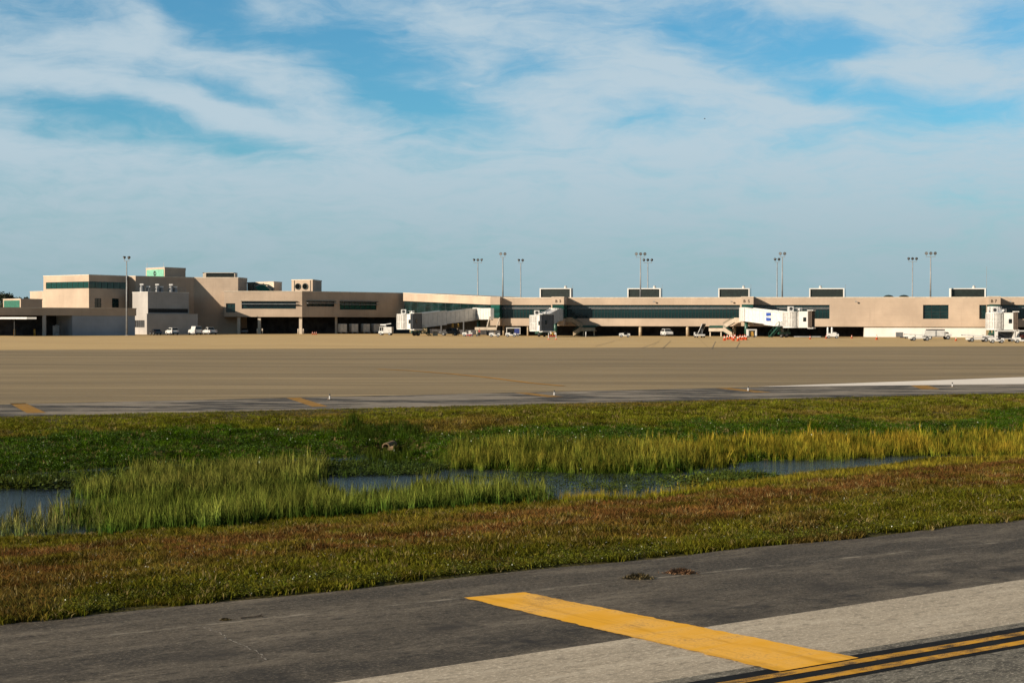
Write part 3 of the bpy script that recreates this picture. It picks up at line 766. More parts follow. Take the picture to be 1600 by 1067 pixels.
MB().quad(LP(0, OV(0)), LP(1, OV(1)), LP(1, OV(1), 7), LP(0, OV(0), 7)).quad(LP(0, 0, 7), LP(1, 0, 7), LP(1, OV(1), 7), LP(0, OV(0), 7)).build('ground_floor_wall', MT['dark_wall'], lk)
for s_ in (.2, .45, .7, .95):
    q_ = LP(s_, 0, .5); MB().tube(q_, (q_[0], q_[1], OV(s_) + .02), .3, n=10).build('column', MT['dgrey'], lk)
mb = MB(); mb.hexa([LP(0, T(0), -.06), LP(1, T(1), -.06), LP(1, T(1), .3), LP(0, T(0), .3), LP(0, T(0) + .2, -.06), LP(1, T(1) + .2, -.06), LP(1, T(1) + .2, .3), LP(0, T(0) + .2, .3)]).build('coping', MT['cream'], lk)
wf = MB(); wf.bar(LP(0, (W1(0) * .7 + W0(0) * .3), .25), LP(1, (W1(1) * .7 + W0(1) * .3), .25), .09, .09)
for i in range(nL + 1):
    s = min(max(i / nL, .002), .998); wf.bar(LP(s, W0(s), .3), LP(s, W1(s), .3), .08, .08)
wf = wf.build('window', MT['frame'], lk)
for i in range(nL):
    a, b = (i + .002) / nL, (i + .998) / nL
    MB().quad(LP(a, W0(a), .36), LP(b, W0(b), .36), LP(b, W1(b), .36), LP(a, W1(a), .36)).build('pane', MT['glass'], wf)

# ------------------------------------------------------------------ terminal, left
ter = thing('terminal_building', 'stepped tan terminal block on the left with green window strips and rooftop fan unit', 'terminal', base(pl(400, 418)))
# block with the green window strip
bL, bC, bR = pl(68, 412), pl(139, 400), pl(199, 411)
zb1 = zp(139, 430.2, 400)
hb = {0: [(*span(bL, bC, 72, 139), zp(139, 450.3, 400), zp(139, 439.8, 400))],
      1: [(0.0, hit(bC, bR, 197)[1], zp(139, 450.3, 400), zp(139, 439.8, 400)),
          (*span(bC, bR, 148, 158), zp(150, 480.5, 402), zp(150, 466, 402)), (*span(bC, bR, 175, 185.5), zp(180, 480.5, 408), zp(180, 466.5, 408))]}
hb[0][0] = (hb[0][0][0], (bC - bL).length, hb[0][0][2], hb[0][0][3])
mass(ter, [bL, bC, bR], [pl(199, 440), pl(75, 440)], 0, zb1, hb, depth=0.12)
window(ter, bL, bC, *hb[0][0], 8, depth=0.12, gm=MT['glass2'], mull=.05)
window(ter, bC, bR, *hb[1][0], 6, depth=0.12, gm=MT['glass2'], mull=.05)
window(ter, bC, bR, *hb[1][1], 2, (1, 1), depth=0.12); window(ter, bC, bR, *hb[1][2], 2, (1, 1), depth=0.12)
# lower step on its left
sL, sR = pl(47, 420), pl(69.5, 413.2)
mass(ter, [sL, sR], [pl(69, 436), pl(50, 436)], 0, zp(60, 455.6, 416), {}, cop=.1)
sL, sR = pl(36, 421), pl(50, 419.0)
# main block: sliver, shaded face, front face
mA, mB_, mC, mD, mE = pl(199.3, 412), pl(212, 411), pl(303, 423.5), pl(372, 423.5), pl(386, 431)
zm = zp(212, 432.2, 411)
mass(ter, [mA, mB_, mC, mD, mE], [pl(386, 455), pl(199, 455)], 0, zm)
# wing over the open ground floor
kA, kB, kC = pl(350, 418), pl(472, 418), pl(634, 442)
zk1 = zp(472, 456.0, 418); zk0 = zp(472, 495.2, 418)
def hole(A, B, p0, p1, yt, yb):
    pm = (p0 + p1) / 2; D = hit(A, B, pm)[0].y
    return (*span(A, B, p0, p1), zp(pm, yb, D), zp(pm, yt, D))
hk = {0: [hole(kA, kB, 353, 367.5, 474, 488.2), hole(kA, kB, 377.5, 462.5, 471.5, 482.5)],
      1: [hole(kB, kC, 479, 522.5, 471.3, 479), hole(kB, kC, 531, 588.5, 472, 484)]}
mass(ter, [kA, kB, kC], [pl(634, 462), pl(350, 455)], zk0, zk1, hk, bottom=True)
window(ter, kA, kB, *hk[0][0], 2, (1, 1))
window(ter, kA, kB, *hk[0][1], 9, (0.32, 0.68)); window(ter, kB, kC, *hk[1][0], 4, (0.35, .65)); window(ter, kB, kC, *hk[1][1], 7, (0.3, .7), gm=MT['glass2'])
# sun shelves above the strips
for (A, B, h, m_) in ((kA, kB, hk[0][1], MT['frame']), (kB, kC, hk[1][0], MT['frame']), (kB, kC, hk[1][1], MT['frame'])):
    d = (B - A).normalized(); n = Vector((d.y, -d.x)); zz = h[3] - (h[3] - h[2]) * 0.33
    p, q = A + d * (h[0] - .1) + n * .35, A + d * (h[1] + .5) + n * .35
    MB().bar((p.x, p.y, zz), (q.x, q.y, zz), .9, .12).build('sun_shelf', MT['galv'], ter)
    p, q = A + d * (h[0] - .1) + n * .2, A + d * (h[1] + .3) + n * .2
    MB().bar((p.x, p.y, h[3] + .1), (q.x, q.y, h[3] + .1), .5, .16).build('sun_shelf', MT['louvre'], ter)
# recessed ground floor and columns of the wing
mb = MB()
ga, gb, gc = pl(377, 432), pl(480, 432), pl(640, 452)
for a, b in ((ga, gb), (gb, gc), (pl(377, 423.5), ga)): mb.quad((a.x, a.y, 0), (b.x, b.y, 0), (b.x, b.y, zk0), (a.x, a.y, zk0))
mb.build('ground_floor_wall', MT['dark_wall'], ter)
for px, D in ((373, 418.6), (405, 418.6), (469.5, 418.7), (525, 427.5)):
    p = pl(px, D); r = .38 if px < 500 else .3
    MB().box(p.x - r, p.x + r, p.y - r + .4, p.y + r + .4, 0, zk0 + .02).build('column', MT['cream'], ter)
for px, D in ((402, 412), (410, 412), (466, 412), (474, 413)):
    b = tag(MB().tube((pl(px, D).x, D, 0), (pl(px, D).x, D, 1.35), .16, n=10).ball((pl(px, D).x, D, 1.35), .16, .16, .1, 10, 4).build('bollard', MT['cream'], smooth=True),
            {402: 'cream bollard on the left of the first column under the terminal wing', 410: 'cream bollard just right of the first column under the terminal wing',
             466: 'cream bollard just left of the corner column of the terminal wing', 474: 'cream bollard on the shaded side of the terminal corner column'}[px], 'bollard', 'bollards at the terminal columns')
# emblem box on the roof
gl, gc_, gr = pl(228, 433), pl(257.5, 425), pl(290, 432)
zg0, zg1 = zm - 0.1, zp(258, 418.2, 425)
mass(ter, [gl, gc_, gr], [pl(290, 448), pl(232, 448)], zg0, zg1, {}, cop=.12, name='roof_box', wm=MT['tan'])
gd = (gc_ - gl).normalized(); gnm = Vector((gd.y, -gd.x)); Lg = (gc_ - gl).length
mb = MB()
q0, q1 = gl + gd * .55 + gnm * .06, gl + gd * (Lg - .5) + gnm * .06
for i in range(5):
    za, zb = zg0 + .35 + (zg1 - zg0 - .75) * i / 5, zg0 + .35 + (zg1 - zg0 - .75) * (i + .96) / 5
    mb.hexa([(q0.x, q0.y, za), (q1.x, q1.y, za), (q1.x - gnm.x * .1, q1.y - gnm.y * .1, za), (q0.x - gnm.x * .1, q0.y - gnm.y * .1, za), (q0.x, q0.y, zb), (q1.x, q1.y, zb), (q1.x - gnm.x * .1, q1.y - gnm.y * .1, zb), (q0.x - gnm.x * .1, q0.y - gnm.y * .1, zb)])
gp_ = mb.build('green_panel', MT['mint'], ter)
c = gl + gd * (Lg * .50) + gnm * .10; mb = MB(); zc = (zg0 + zg1) / 2
def arc(r, a0, a1, w, cx, cz, n=10):
    for i in range(n):
        a, b = a0 + (a1 - a0) * i / n, a0 + (a1 - a0) * (i + 1) / n
        P_ = lambda r_, t_, k: (c.x + gd.x * (cx + r_ * math.cos(t_)) + gnm.x * k, c.y + gd.y * (cx + r_ * math.cos(t_)) + gnm.y * k, cz + r_ * math.sin(t_))
        mb.hexa([P_(r - w, a, 0), P_(r, a, 0), P_(r, b, 0), P_(r - w, b, 0), P_(r - w, a, .06), P_(r, a, .06), P_(r, b, .06), P_(r - w, b, .06)])
arc(.68, R(50), R(310), .42, -.05, zc); arc(.46, R(-60), R(120), .17, .22, zc - .1)
mb.build('emblem', MT['louvre'], gp_)
for px in (230, 256):
    p = pl(px, 426); MB().tube((p.x, p.y, zg1 - .3), (p.x, p.y, zg1 + 1.3), .06, .04, n=6).build('antenna', MT['offwhite'], ter)
# louvred plant room
p0, p1 = pl(317, 428), pl(367, 428); za, zb = zm - .1, zp(340, 426.3, 428)
s0, s1 = span(p0, p1, 322, 366)
mass(ter, [p0, p1], back_of([p0, p1], 4), za, zb, {0: [(s0, s1, za + .2, zb - .04)]}, cop=.05, name='plant_room', wm=MT['cream'])
mb = MB(); a, b = p0 + Vector((s0, .25)), p0 + Vector((s1, .25))
mb.quad((a.x, a.y, za + .2), (b.x, b.y, za + .2), (b.x, b.y, zb - .042), (a.x, a.y, zb - .042))
for i in range(6):
    z = za + .3 + (zb - za - .6) * i / 5; mb.bar((a.x, a.y - .1, z), (b.x, b.y - .1, z), .14, .05)
mb.build('louvre', MT['louvre'], ter)
# roof terrace box with a dark steel frame and green hatch
tL, tC, tR = pl(386.5, 445), pl(428, 434), pl(440.5, 441)
zt0, zt1 = zk1 - .1, zp(428, 440.2, 434)
mass(ter, [tL, tC, tR], [pl(440, 452), pl(388, 452)], zt0, zt1, {}, cop=.08, name='roof_box', wm=MT['cream'])
mb = MB(); D = 430
for a, b, w in (((386, 442), (420, 445.5), .3), ((420, 445.5), (429, 451), .25), ((396, 443.5), (396, 456), .4), ((388, 449), (388, 456), .3)):
    mb.bar(pix(*a, D), pix(*b, D), w, w)
mb.build('steel_frame', MT['louvre'], ter)
mb = MB(); A_ = [pix(398, 449, 431), pix(411, 443.5, 432), pix(425, 455.5, 431), pix(405, 455.5, 430)]
mb.hexa([*A_, *[p + Vector((0, .8, .15)) for p in A_]]).build('roof_hatch', MT['greenpanel'], ter)
# fan unit
fL, fC, fR = pl(455.5, 426), pl(488.5, 423.5), pl(502.5, 436)
zf0, zf1 = zk1 - .1, zp(488, 437.8, 423.5)
mass(ter, [fL, fC, fR], [pl(502, 440), pl(458, 440)], zf0, zf1, {}, cop=.22, name='fan_housing', wm=MT['tan'])
fd = (fC - fL).normalized(); fn = Vector((fd.y, -fd.x))
for px in (465.7, 477):
    p = hit(fL, fC, px)[0]; z = zp(px, 447.6, p.y)
    mb = MB(); n = 20; c0 = Vector((p.x, p.y, z)); X3 = Vector((fd.x, fd.y, 0)); N3 = Vector((fn.x, fn.y, 0))
    for i in range(n):
        a, b = 2 * math.pi * i / n, 2 * math.pi * (i + 1) / n
        P_ = lambda r, t_, k: c0 + X3 * r * math.cos(t_) + Vector((0, 0, 1)) * r * math.sin(t_) + N3 * k
        mb.hexa([P_(.72, a, -.01), P_(.86, a, -.01), P_(.86, b, -.01), P_(.72, b, -.01), P_(.72, a, .2), P_(.86, a, .2), P_(.86, b, .2), P_(.72, b, .2)])
    fo = mb.build('fan', MT['louvre'], ter)
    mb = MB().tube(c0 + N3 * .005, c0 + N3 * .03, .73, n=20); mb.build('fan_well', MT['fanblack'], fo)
    mb = MB().tube(c0 + N3 * .05, c0 + N3 * .14, .16, n=10)
    for i in range(5):
        t_ = 2 * math.pi * i / 5
        mb.quad(P_(.14, t_, .1), P_(.68, t_ - .25, .07), P_(.68, t_ + .35, .13), P_(.14, t_ + .5, .12))
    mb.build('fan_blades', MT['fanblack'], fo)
mb = MB()
for px in (459.5, 484.5):
    p = hit(fL, fC, px)[0] + fn * .12; mb.bar((p.x, p.y, zf0), (p.x, p.y, zf1), .2, .2)
mb.build('corner_post', MT['cream'], ter)

# plant block (grey) in front of the terminal
plb = thing('plant_building', 'grey plant block with louvre band and rooftop coolers in front of the terminal', 'building', base(pl(245, 396)))
eL, eC, eR = pl(207, 401), pl(231, 395), pl(295, 404.5)
ze1 = zp(231, 456.2, 395)
he = {0: [hole(eL, eC, 211, 226, 500.5, 511.5)], 1: [hole(eC, eR, 231.8, 294.2, 482.4, 488.6)]}
mass(plb, [eL, eC, eR], [pl(295, 420), pl(209, 420)], 0, ze1, he, wm=MT['grey_wall'], cop=.06, cm=MT['white_wall'])
# sunlit face panel is the same render; bars in the low opening, louvres in the band
def louvres(A, B, h, n, vert, m, root, back):
    d = (B - A).normalized(); nn = Vector((d.y, -d.x)); mb = MB()
    P_ = lambda s, z, k: (A.x + d.x * s - nn.x * k, A.y + d.y * s - nn.y * k, z)
    for i in range(n):
        if vert:
            s = h[0] + (h[1] - h[0]) * (i + .5) / n; mb.bar(P_(s, h[2], .1), P_(s, h[3], .1), .12, .12)
        else:
            z = h[2] + (h[3] - h[2]) * (i + .5) / n; mb.bar(P_(h[0], z, .12), P_(h[1], z, .12), .16, .04)
    mb.build('louvre', m, root)
    MB().quad(P_(h[0], h[2], .3), P_(h[1], h[2], .3), P_(h[1], h[3], .3), P_(h[0], h[3], .3)).build('louvre_back', back, root)
louvres(eL, eC, he[0][0], 5, True, MT['grey'], plb, MT['black']); louvres(eC, eR, he[1][0], 4, False, MT['dgrey'], plb, MT['black'])
xC, xR = pl(229.5, 393.6), pl(309, 404)
mass(plb, [xC, xR], [pl(309, 412), pl(229.5, 398)], 0, zp(230, 490.2, 393.6), {}, wm=MT['grey_wall'], cop=.03, cm=MT['grey_wall'], name='annex_wall')
# rooftop coolers
for i, px in enumerate((222, 232, 246, 252.5, 267.5, 274)):
    p = pl(px, 402 + i * .8); z0 = ze1 - .1
    mb = MB(); h_ = 1.9 if i % 2 == 0 else 1.35
    mb.tube((p.x, p.y, z0), (p.x, p.y, z0 + h_ * .75), .55, n=10).tube((p.x, p.y, z0 + h_ * .75), (p.x, p.y, z0 + h_), .42, .48, n=10)
    cool = mb.build('cooler', MT['grey'], plb)
    MB().box(p.x - .45, p.x + .45, p.y - .5, p.y + .4, z0 + h_ + .03, z0 + h_ + .38).build('cooler_hood', MT['white'], cool)
mb = MB()
for z in (.55, 1.05):
    mb.bar(pix(218, 456, 400) + Vector((0, 0, z)), pix(290, 456, 408) + Vector((0, 0, z)), .06, .06)
for px in range(218, 292, 9): 
    p = pl(px, 400 + (px - 218) / 9); mb.bar((p.x, p.y, ze1), (p.x, p.y, ze1 + 1.08), .05, .05)
mb.build('roof_railing', MT['grey'], plb)

# low building at far left
low = thing('low_building', 'low flat roofed building at far left with open bays and blue grey wall', 'building', base(pl(100, 362)))
def Lp(px): return hit(lwA, lwB, px)[0]
lwA, lwB = pl(-60, 347.0), pl(213, 373)
zl1 = zp(100, 481.6, Lp(100).y); zl0 = zp(100, 493, Lp(100).y)
lwn = Vector(((lwB - lwA).normalized().y, -(lwB - lwA).normalized().x))
mass(low, [lwA, lwB], [lwB - lwn * 9.2, lwA - lwn * 9.2], zl0, zl1, {}, bottom=True, cop=.12)
mb = MB(); lower = lambda px, k: Lp(px) - lwn * k
a, b = lower(113.5, .15), lower(211.5, .15); wall_holes(mb, a, b, 0, zl0, [], .1)
c_, d_ = lower(113.5, 9), lower(211.5, 9); mb.quad((a.x, a.y, 0), (c_.x, c_.y, 0), (c_.x, c_.y, zl0), (a.x, a.y, zl0)); mb.quad((b.x, b.y, 0), (d_.x, d_.y, 0), (d_.x, d_.y, zl0), (b.x, b.y, zl0))
mb.build('wall', MT['blue_wall'], low)
a, b = lower(-60, 8.9), lower(125, 8.9); MB().quad((a.x, a.y, 0), (b.x, b.y, 0), (b.x, b.y, zl0), (a.x, a.y, zl0)).build('bay_wall', MT['dark_wall'], low)
p = lower(70, .3); MB().box(p.x - .35, p.x + .35, p.y - .3, p.y + .3, 0, zl0 + .02).build('column', MT['grey_wall'], low)
# pieces standing in and on it
p = lower(88, 4); q = pl(88, p.y)
MB().box(q.x - .7, q.x + .7, q.y - .5, q.y + .5, 0, 2.3).tube((q.x, q.y, 2.3), (q.x, q.y, 2.5), .3).build('storage_tank', MT['galv'], low, bevel=.08)
cl, cr = pl(-50, 349), pl(57, 341)
cd_ = (cr - cl).normalized(); cnn = Vector((cd_.y, -cd_.x)); zc = zp(30, 498.6, 346)
can = thing('canopy', 'flat white canopy roof in front of the dark bay at far left', 'canopy', base(pl(0, 343)))
mb = MB()
pts = [cl + cnn * 1.2, cr - cd_ * 1.6 + cnn * 1.2, cr, cr - cd_ * 1.6 - cnn * 1.2, cl - cnn * 1.2]
mb.prism([(v.x, v.y) for v in pts], zc, zc + .42); mb.build('roof', MT['white'], can)
for s in (2, 8, 13):
    p = cl + cd_ * s; MB().tube((p.x, p.y, 0), (p.x, p.y, zc), .07, n=8).build('post', MT['dgrey'], can)
for px, D in ((22.5, 357), (54, 359)):
    p = pl(px, D); tag(MB().tube((p.x, p.y, 0), (p.x, p.y, 1.5), .22, n=10).build('bollard', MT['yellow'], smooth=True), 'yellow bollard in the dark bay, left of the pair under the white canopy' if px < 40 else 'yellow bollard in the dark bay, by the tip of the white canopy', 'bollard', 'bollards under the canopy')
# box with green panel behind
gx = thing('roof_plant_box', 'small cream box with green panel above the low building at far left', 'building', base(pl(32, 380)))
vL, vC, vR = pl(5, 388), pl(32.5, 381), pl(66, 389); zv1 = zp(32, 467.2, 381)
mass(gx, [vL, vC, vR], [pl(66, 400), pl(8, 400)], 3.0, zv1, {}, cop=.1, wm=MT['tan'])
vd_ = (vC - vL).normalized(); vn = Vector((vd_.y, -vd_.x)); Lv = (vC - vL).length
a, b = vL + vd_ * .5 + vn * .05, vC - vd_ * .55 + vn * .05
MB().hexa([(a.x, a.y, 4), (b.x, b.y, 4), (b.x - vn.x * .1, b.y - vn.y * .1, 4), (a.x - vn.x * .1, a.y - vn.y * .1, 4), (a.x, a.y, zv1 - .3), (b.x, b.y, zv1 - .3), (b.x - vn.x * .1, b.y - vn.y * .1, zv1 - .3), (a.x - vn.x * .1, a.y - vn.y * .1, zv1 - .3)]).build('green_panel', MT['greenpanel'], gx)

# ------------------------------------------------------------------ light masts
def light_mast(nheads, height, cat_label, aim, loc, rotz=0, pole=None):
    t = thing('light_mast', cat_label, 'light mast', (0, 0, 0), 0, 'light masts along the concourse')
    MB().tube((0, 0, 0), (0, 0, height - 1.2), .20, .11, n=10).build('pole', pole or MT['galv'], t, local=True, smooth=True)
    MB().box(-.35, .35, -.35, .35, 0, .12).build('base_plate', MT['grey'], t, local=True)
    sp = 0.98; hw = (nheads - 1) * sp / 2
    mb = MB().bar((-hw - .15, 0, height - 1.15), (hw + .15, 0, height - 1.15), .09, .09)
    for i in range(nheads):
        x = -hw + i * sp; mb.bar((x, 0, height - 1.15), (x, 0, height - .55), .06, .06)
    mb.build('crossbar', MT['galv'], t, local=True)
    for i in range(nheads):
        x = -hw + i * sp; az, ti = aim[i % len(aim)]
        d = Vector((math.sin(R(az)) * math.cos(R(ti)), -math.cos(R(az)) * math.cos(R(ti)), -math.sin(R(ti))))
        c = Vector((x, 0, height - .35))
        lm = MB().tube(c - d * .30, c + d * .05, .16, .36, n=12).tube(c + d * .05, c + d * .2, .37, .37, n=12).build('lamp_head', MT['dgrey'], t, local=True, smooth=False)
        MB().tube(c + d * .2, c + d * .225, .34, .34, n=12).build('lens', MT['grey'], lm, local=True)
    t.location = loc; t.rotation_euler = (0, 0, rotz); return t
def on_roof(px, ytop):
    p = hit(cA - cn * 1.3, cB - cn * 1.3, px)[0]; return (p.x, p.y, zr - .12), zp(px, ytop, p.y) - zr + .12
def on_ground(px, ytop, D):
    p = pl(px, D); return (p.x, p.y, 0.0), zp(px, ytop, D)
FR = [(-10, 8), (8, 8), (15, 8)]; SD = [(-75, 22), (10, 18), (80, 22)]; V2 = [(-60, 28), (60, 28)]; BK = [(-150, 12), (178, 10), (150, 12)]
for kind, px, yt, n, aim, lab in (('g', 198, 400, 2, V2, 'tall lone light mast with two angled lamps in front of the low left building'),
        ('b', 746.5, 404, 3, SD, 'short three lamp mast behind the roof, leftmost of the masts over the concourse'),
        ('r', 785.5, 394.5, 2, FR, 'tall two lamp mast standing on the roof edge left of gate B 3'),
        ('b', 813.5, 404.5, 2, SD, 'short two lamp mast behind the roof just left of the gate B 3 plant room'),
        ('r', 1000.5, 394.5, 3, FR, 'tall three lamp mast standing in front of the second plant room'),
        ('b', 1012, 404, 3, BK, 'short three lamp mast rising behind the second plant room'),
        ('b', 1214, 403, 2, BK, 'short two lamp mast close beside a taller one right of gate B 5'),
        ('r', 1222, 394, 2, FR, 'tall two lamp mast on the roof edge right of gate B 5'),
        ('b', 1425.5, 402, 3, BK, 'short three lamp mast behind the roof beside the two dark domes'),
        ('r', 1453.5, 393.5, 3, FR, 'tall three lamp mast on the roof above the gridded window')):
    loc, h = on_roof(px, yt) if kind == 'r' else on_ground(px, yt, 366 if kind == 'g' else 420)
    light_mast(n, h, lab, aim, loc)

# ------------------------------------------------------------------ trees far left
def leaf_mat(name, c1, c2):
    c1, c2 = dim(c1, c2)
    m = bpy.data.materials.new(name); m.use_nodes = True
    t = NT(m.node_tree); b = t.n['Principled BSDF']
    tc = t.add('ShaderNodeTexCoord').outputs['Object']
    t.put(b.inputs['Base Color'], t.mix(t.ramp(t.noise(tc, .9, 4), .35, .65), c1, c2)); b.inputs['Roughness'].default_value = .8
    return m
MT['leaf'] = leaf_mat('dark foliage', (.020, .036, .012), (.055, .075, .025))
def tree(px, D, ytop, wpx, label, seed):
    r_ = random.Random(seed); p = pl(px, D); Ht = zp(px, ytop, D); rad = wpx / 2 * D / F
    t = thing('tree', label, 'tree', (p.x, p.y, 0), 0, 'trees behind the low building')
    mb = MB().tube((0, 0, 0), (.2, 0, Ht * .5), .35, .2, n=8)
    cl_ = []
    for i in range(9):
        a = r_.uniform(0, 6.28); rr = rad * r_.uniform(.2, .75); z = Ht * r_.uniform(.55, .88)
        c = Vector((rr * math.cos(a), rr * math.sin(a), z)); cl_.append((c, rad * r_.uniform(.3, .5))); mb.tube((.2, 0, Ht * r_.uniform(.35, .5)), c, .12, .05, n=5)
    mb.build('trunk', MT['bark'], t, local=True)
    cl_.append((Vector((0, 0, Ht * .8)), rad * .5)); mb = MB()
    for c, r0 in cl_:
        for k in range(170):
            d = Vector((r_.gauss(0, 1), r_.gauss(0, 1), r_.gauss(0, .75))).normalized() * r0 * r_.random() ** .4
            q = c + d; 
            if q.z > Ht: q.z = Ht - r_.random() * .4
            a = Vector((r_.gauss(0, 1), r_.gauss(0, 1), r_.gauss(0, 1))).normalized() * .28; b = a.orthogonal().normalized() * .2
            mb.quad(q - a, q + b, q + a, q - b)
    mb.build('crown', MT['leaf'], t, local=True)
tree(6, 500, 454.5, 34, 'dark round tree at the far left edge behind the low building', 1)
tree(21, 520, 459, 30, 'lower dark tree second from the left edge behind the green panel box', 2)
tree(34, 505, 463, 22, 'small dark tree just left of the terminal step', 3)
tree(43, 520, 459.5, 16, 'narrow dark tree closest to the cream terminal wall', 4)
tree(-20, 505, 452, 40, 'broad dark tree cut by the left edge behind the low building', 5)

# ------------------------------------------------------------------ jet bridges
def jet_bridge(label, gate, cab, hang, hl, gate_conn=None, tun_h=(2.7, 3.1), bog=0.80, decal=False, stair_side=1, barrel_r=1.95, cab_h=3.55, tcol='white', stair=True, door=False):
    G = pix(*gate); C = pix(*cab)
    t = thing('jet_bridge', label, 'jet bridge', (G.x, G.y, 0), 0, 'jet bridges at the gates')
    d = Vector((C.x - G.x, C.y - G.y, 0)).normalized(); n = Vector((-d.y, d.x, 0)); up = Vector((0, 0, 1))
    m = MT[tcol]
    # rotunda on its column
    mb = MB().tube(G - up * .15, G + up * (tun_h[0] + .15), 1.55, n=20)
    rot = mb.build('rotunda', MT['offwhite'], t, smooth=False)
    mb = MB()
    for i in range(20):
        a = 2 * math.pi * (i + .5) / 20; o_ = Vector((math.cos(a), math.sin(a), 0)) * 1.56
        mb.bar(G + o_ + up * .05, G + o_ + up * tun_h[0], .10, .10)
    mb.build('rotunda_slats', MT['white'], rot)
    MB().tube((G.x, G.y, 0), (G.x, G.y, G.z - .1), .42, n=12).build('support_column', MT['green'], t, smooth=True)
    if gate_conn is not None:
        q = gate_conn; dd = (Vector((q.x, q.y, 0)) - Vector((G.x, G.y, 0))).normalized(); nn = Vector((-dd.y, dd.x, 0)) * 1.25
        e = Vector((q.x, q.y, G.z)); mb = MB()
        mb.hexa([G - nn - up * .1, e - nn - up * .1, e + nn - up * .1, G + nn - up * .1, G - nn + up * tun_h[0], e - nn + up * tun_h[0], e + nn + up * tun_h[0], G + nn + up * tun_h[0]])
        k = 6
        for i in range(k):
            c = G.lerp(e, (i + .5) / k)
            for sg in (-1, 1): mb.bar(c + nn * sg * 1.04 - up * .05, c + nn * sg * 1.04 + up * (tun_h[0] - .1), .14, .10)
        mb.build('gate_corridor', MT['white'], t)
    Lt = math.hypot(C.x - G.x, C.y - G.y)
    def section(s0, s1, w, h, drop, name, mm):
        a = G.lerp(C, s0) - up * drop; b = G.lerp(C, s1) - up * drop; x = n * w / 2
        mb = MB().hexa([a - x, a + x, b + x, b - x, a - x + up * h, a + x + up * h, b + x + up * h, b - x + up * h])
        k = max(3, int((s1 - s0) * Lt / 1.4))
        for i in range(k + 1):
            c = a.lerp(b, i / k)
            for sg in (-1, 1): mb.bar(c + x * sg * 1.015 + up * .12, c + x * sg * 1.015 + up * (h - .14), .05, .06)
        o_ = mb.build(name, mm, t)
        mb = MB()
        for sg in (-1, 1):
            mb.bar(a + x * sg * 1.05 + up * (h + .04), b + x * sg * 1.05 + up * (h + .04), .18, .22)
            mb.bar(a + x * sg * 1.04 - up * .02, b + x * sg * 1.04 - up * .02, .14, .2)
        mb.build('edge_trim', MT['white'], o_)
        return o_
    section(.06, .62, 2.0, tun_h[0], 0, 'inner_tunnel', m)
    tun = section(.50, .93, 2.45, tun_h[1], .16, 'outer_tunnel', m)
    # cab: slatted barrel, neck, hood
    hd = Vector((hang[0], hang[1], 0)).normalized(); hn = Vector((-hd.y, hd.x, 0))
    cz = C - up * .25
    cabo = MB().tube(cz, cz + up * cab_h, barrel_r, n=24).build('cab', MT['offwhite'], t, smooth=False)
    mb = MB()
    for i in range(24):
        a = 2 * math.pi * (i + .5) / 24; o_ = Vector((math.cos(a), math.sin(a), 0)) * (barrel_r + .005)
        mb.bar(cz + o_ + up * .25, cz + o_ + up * (cab_h - .25), .30, .03)
    mb.build('cab_slats', MT['offwhite'], cabo)
    mb = MB()
    for z in (0.06, cab_h - .1, cab_h * .5): mb.tube(cz + up * (z - .09), cz + up * (z + .09), barrel_r + (.09 if z != cab_h * .5 else .045), n=24)
    mb.build('cab_ring', MT['white'] , cabo)
    a = cz + hd * (barrel_r * .82); b = cz + hd * (barrel_r + hl); x = hn * 1.5
    neck = MB().hexa([a - x, a + x, b + x, b - x, a - x + up * cab_h, a + x + up * cab_h, b + x + up * (cab_h), b - x + up * (cab_h)]).build('cab_neck', MT['white'], t)
    mb = MB().hexa([b - x * .6 + up * 1.3 + hd * .02, b - x * .2 + up * 1.3 + hd * .02, b - x * .2 + up * 1.3 + hd * .07, b - x * .6 + up * 1.3 + hd * .07, b - x * .6 + up * 2.4 + hd * .02, b - x * .2 + up * 2.4 + hd * .02, b - x * .2 + up * 2.4 + hd * .07, b - x * .6 + up * 2.4 + hd * .07])
    mb.build('cab_window', MT['carglass'], neck)
    for sg in (-1, 1):
        c = (a + b) / 2 + x * sg * 1.01 + hd * .35 + up * 1.35; e = hd * .32; w_ = x * sg * .03
        MB().hexa([c - e, c + e, c + e + w_, c - e + w_, c - e + up * .9, c + e + up * .9, c + e + w_ + up * .9, c - e + w_ + up * .9]).build('cab_window', MT['carglass'], neck)
    # folding hood: three hoops and the bumper
    mb = MB()
    for i in range(3):
        c = b + hd * (.22 + .3 * i); k = 1.05 + .03 * i
        mb.bar(c - x * k, c - x * k + up * (cab_h + .1), .16, .16); mb.bar(c + x * k, c + x * k + up * (cab_h + .1), .16, .16)
        mb.bar(c - x * k + up * (cab_h + .1), c + x * k + up * (cab_h + .1), .18, .16)
    c = b + hd * .1; e = b + hd * .95
    for sg in (-1, 1): mb.quad(c + x * sg, e + x * sg * 1.08, e + x * sg * 1.08 + up * (cab_h + .1), c + x * sg + up * cab_h)
    mb.quad(c - x + up * cab_h, c + x + up * cab_h, e + x * 1.08 + up * (cab_h + .12), e - x * 1.08 + up * (cab_h + .12))
    if door:
        dk = b + hd * .8; x9 = x * .98
        pn = MB().hexa([dk - x9, dk + x9, dk + x9 + hd * .08, dk - x9 + hd * .08, dk - x9 + up * (cab_h - .02), dk + x9 + up * (cab_h - .02), dk + x9 + hd * .08 + up * (cab_h - .02), dk - x9 + hd * .08 + up * (cab_h - .02)]).build('front_panel', MT['cabfront'], t)
        q0 = dk + hd * .09 - x * .1 + up * 1.5; q1 = dk + hd * .09 - x * .42 + up * 1.5; o9 = hd * .05
        MB().hexa([q0, q1, q1 + o9, q0 + o9, q0 + up * .9, q1 + up * .9, q1 + o9 + up * .9, q0 + o9 + up * .9]).build('cab_window', MT['carglass'], pn)
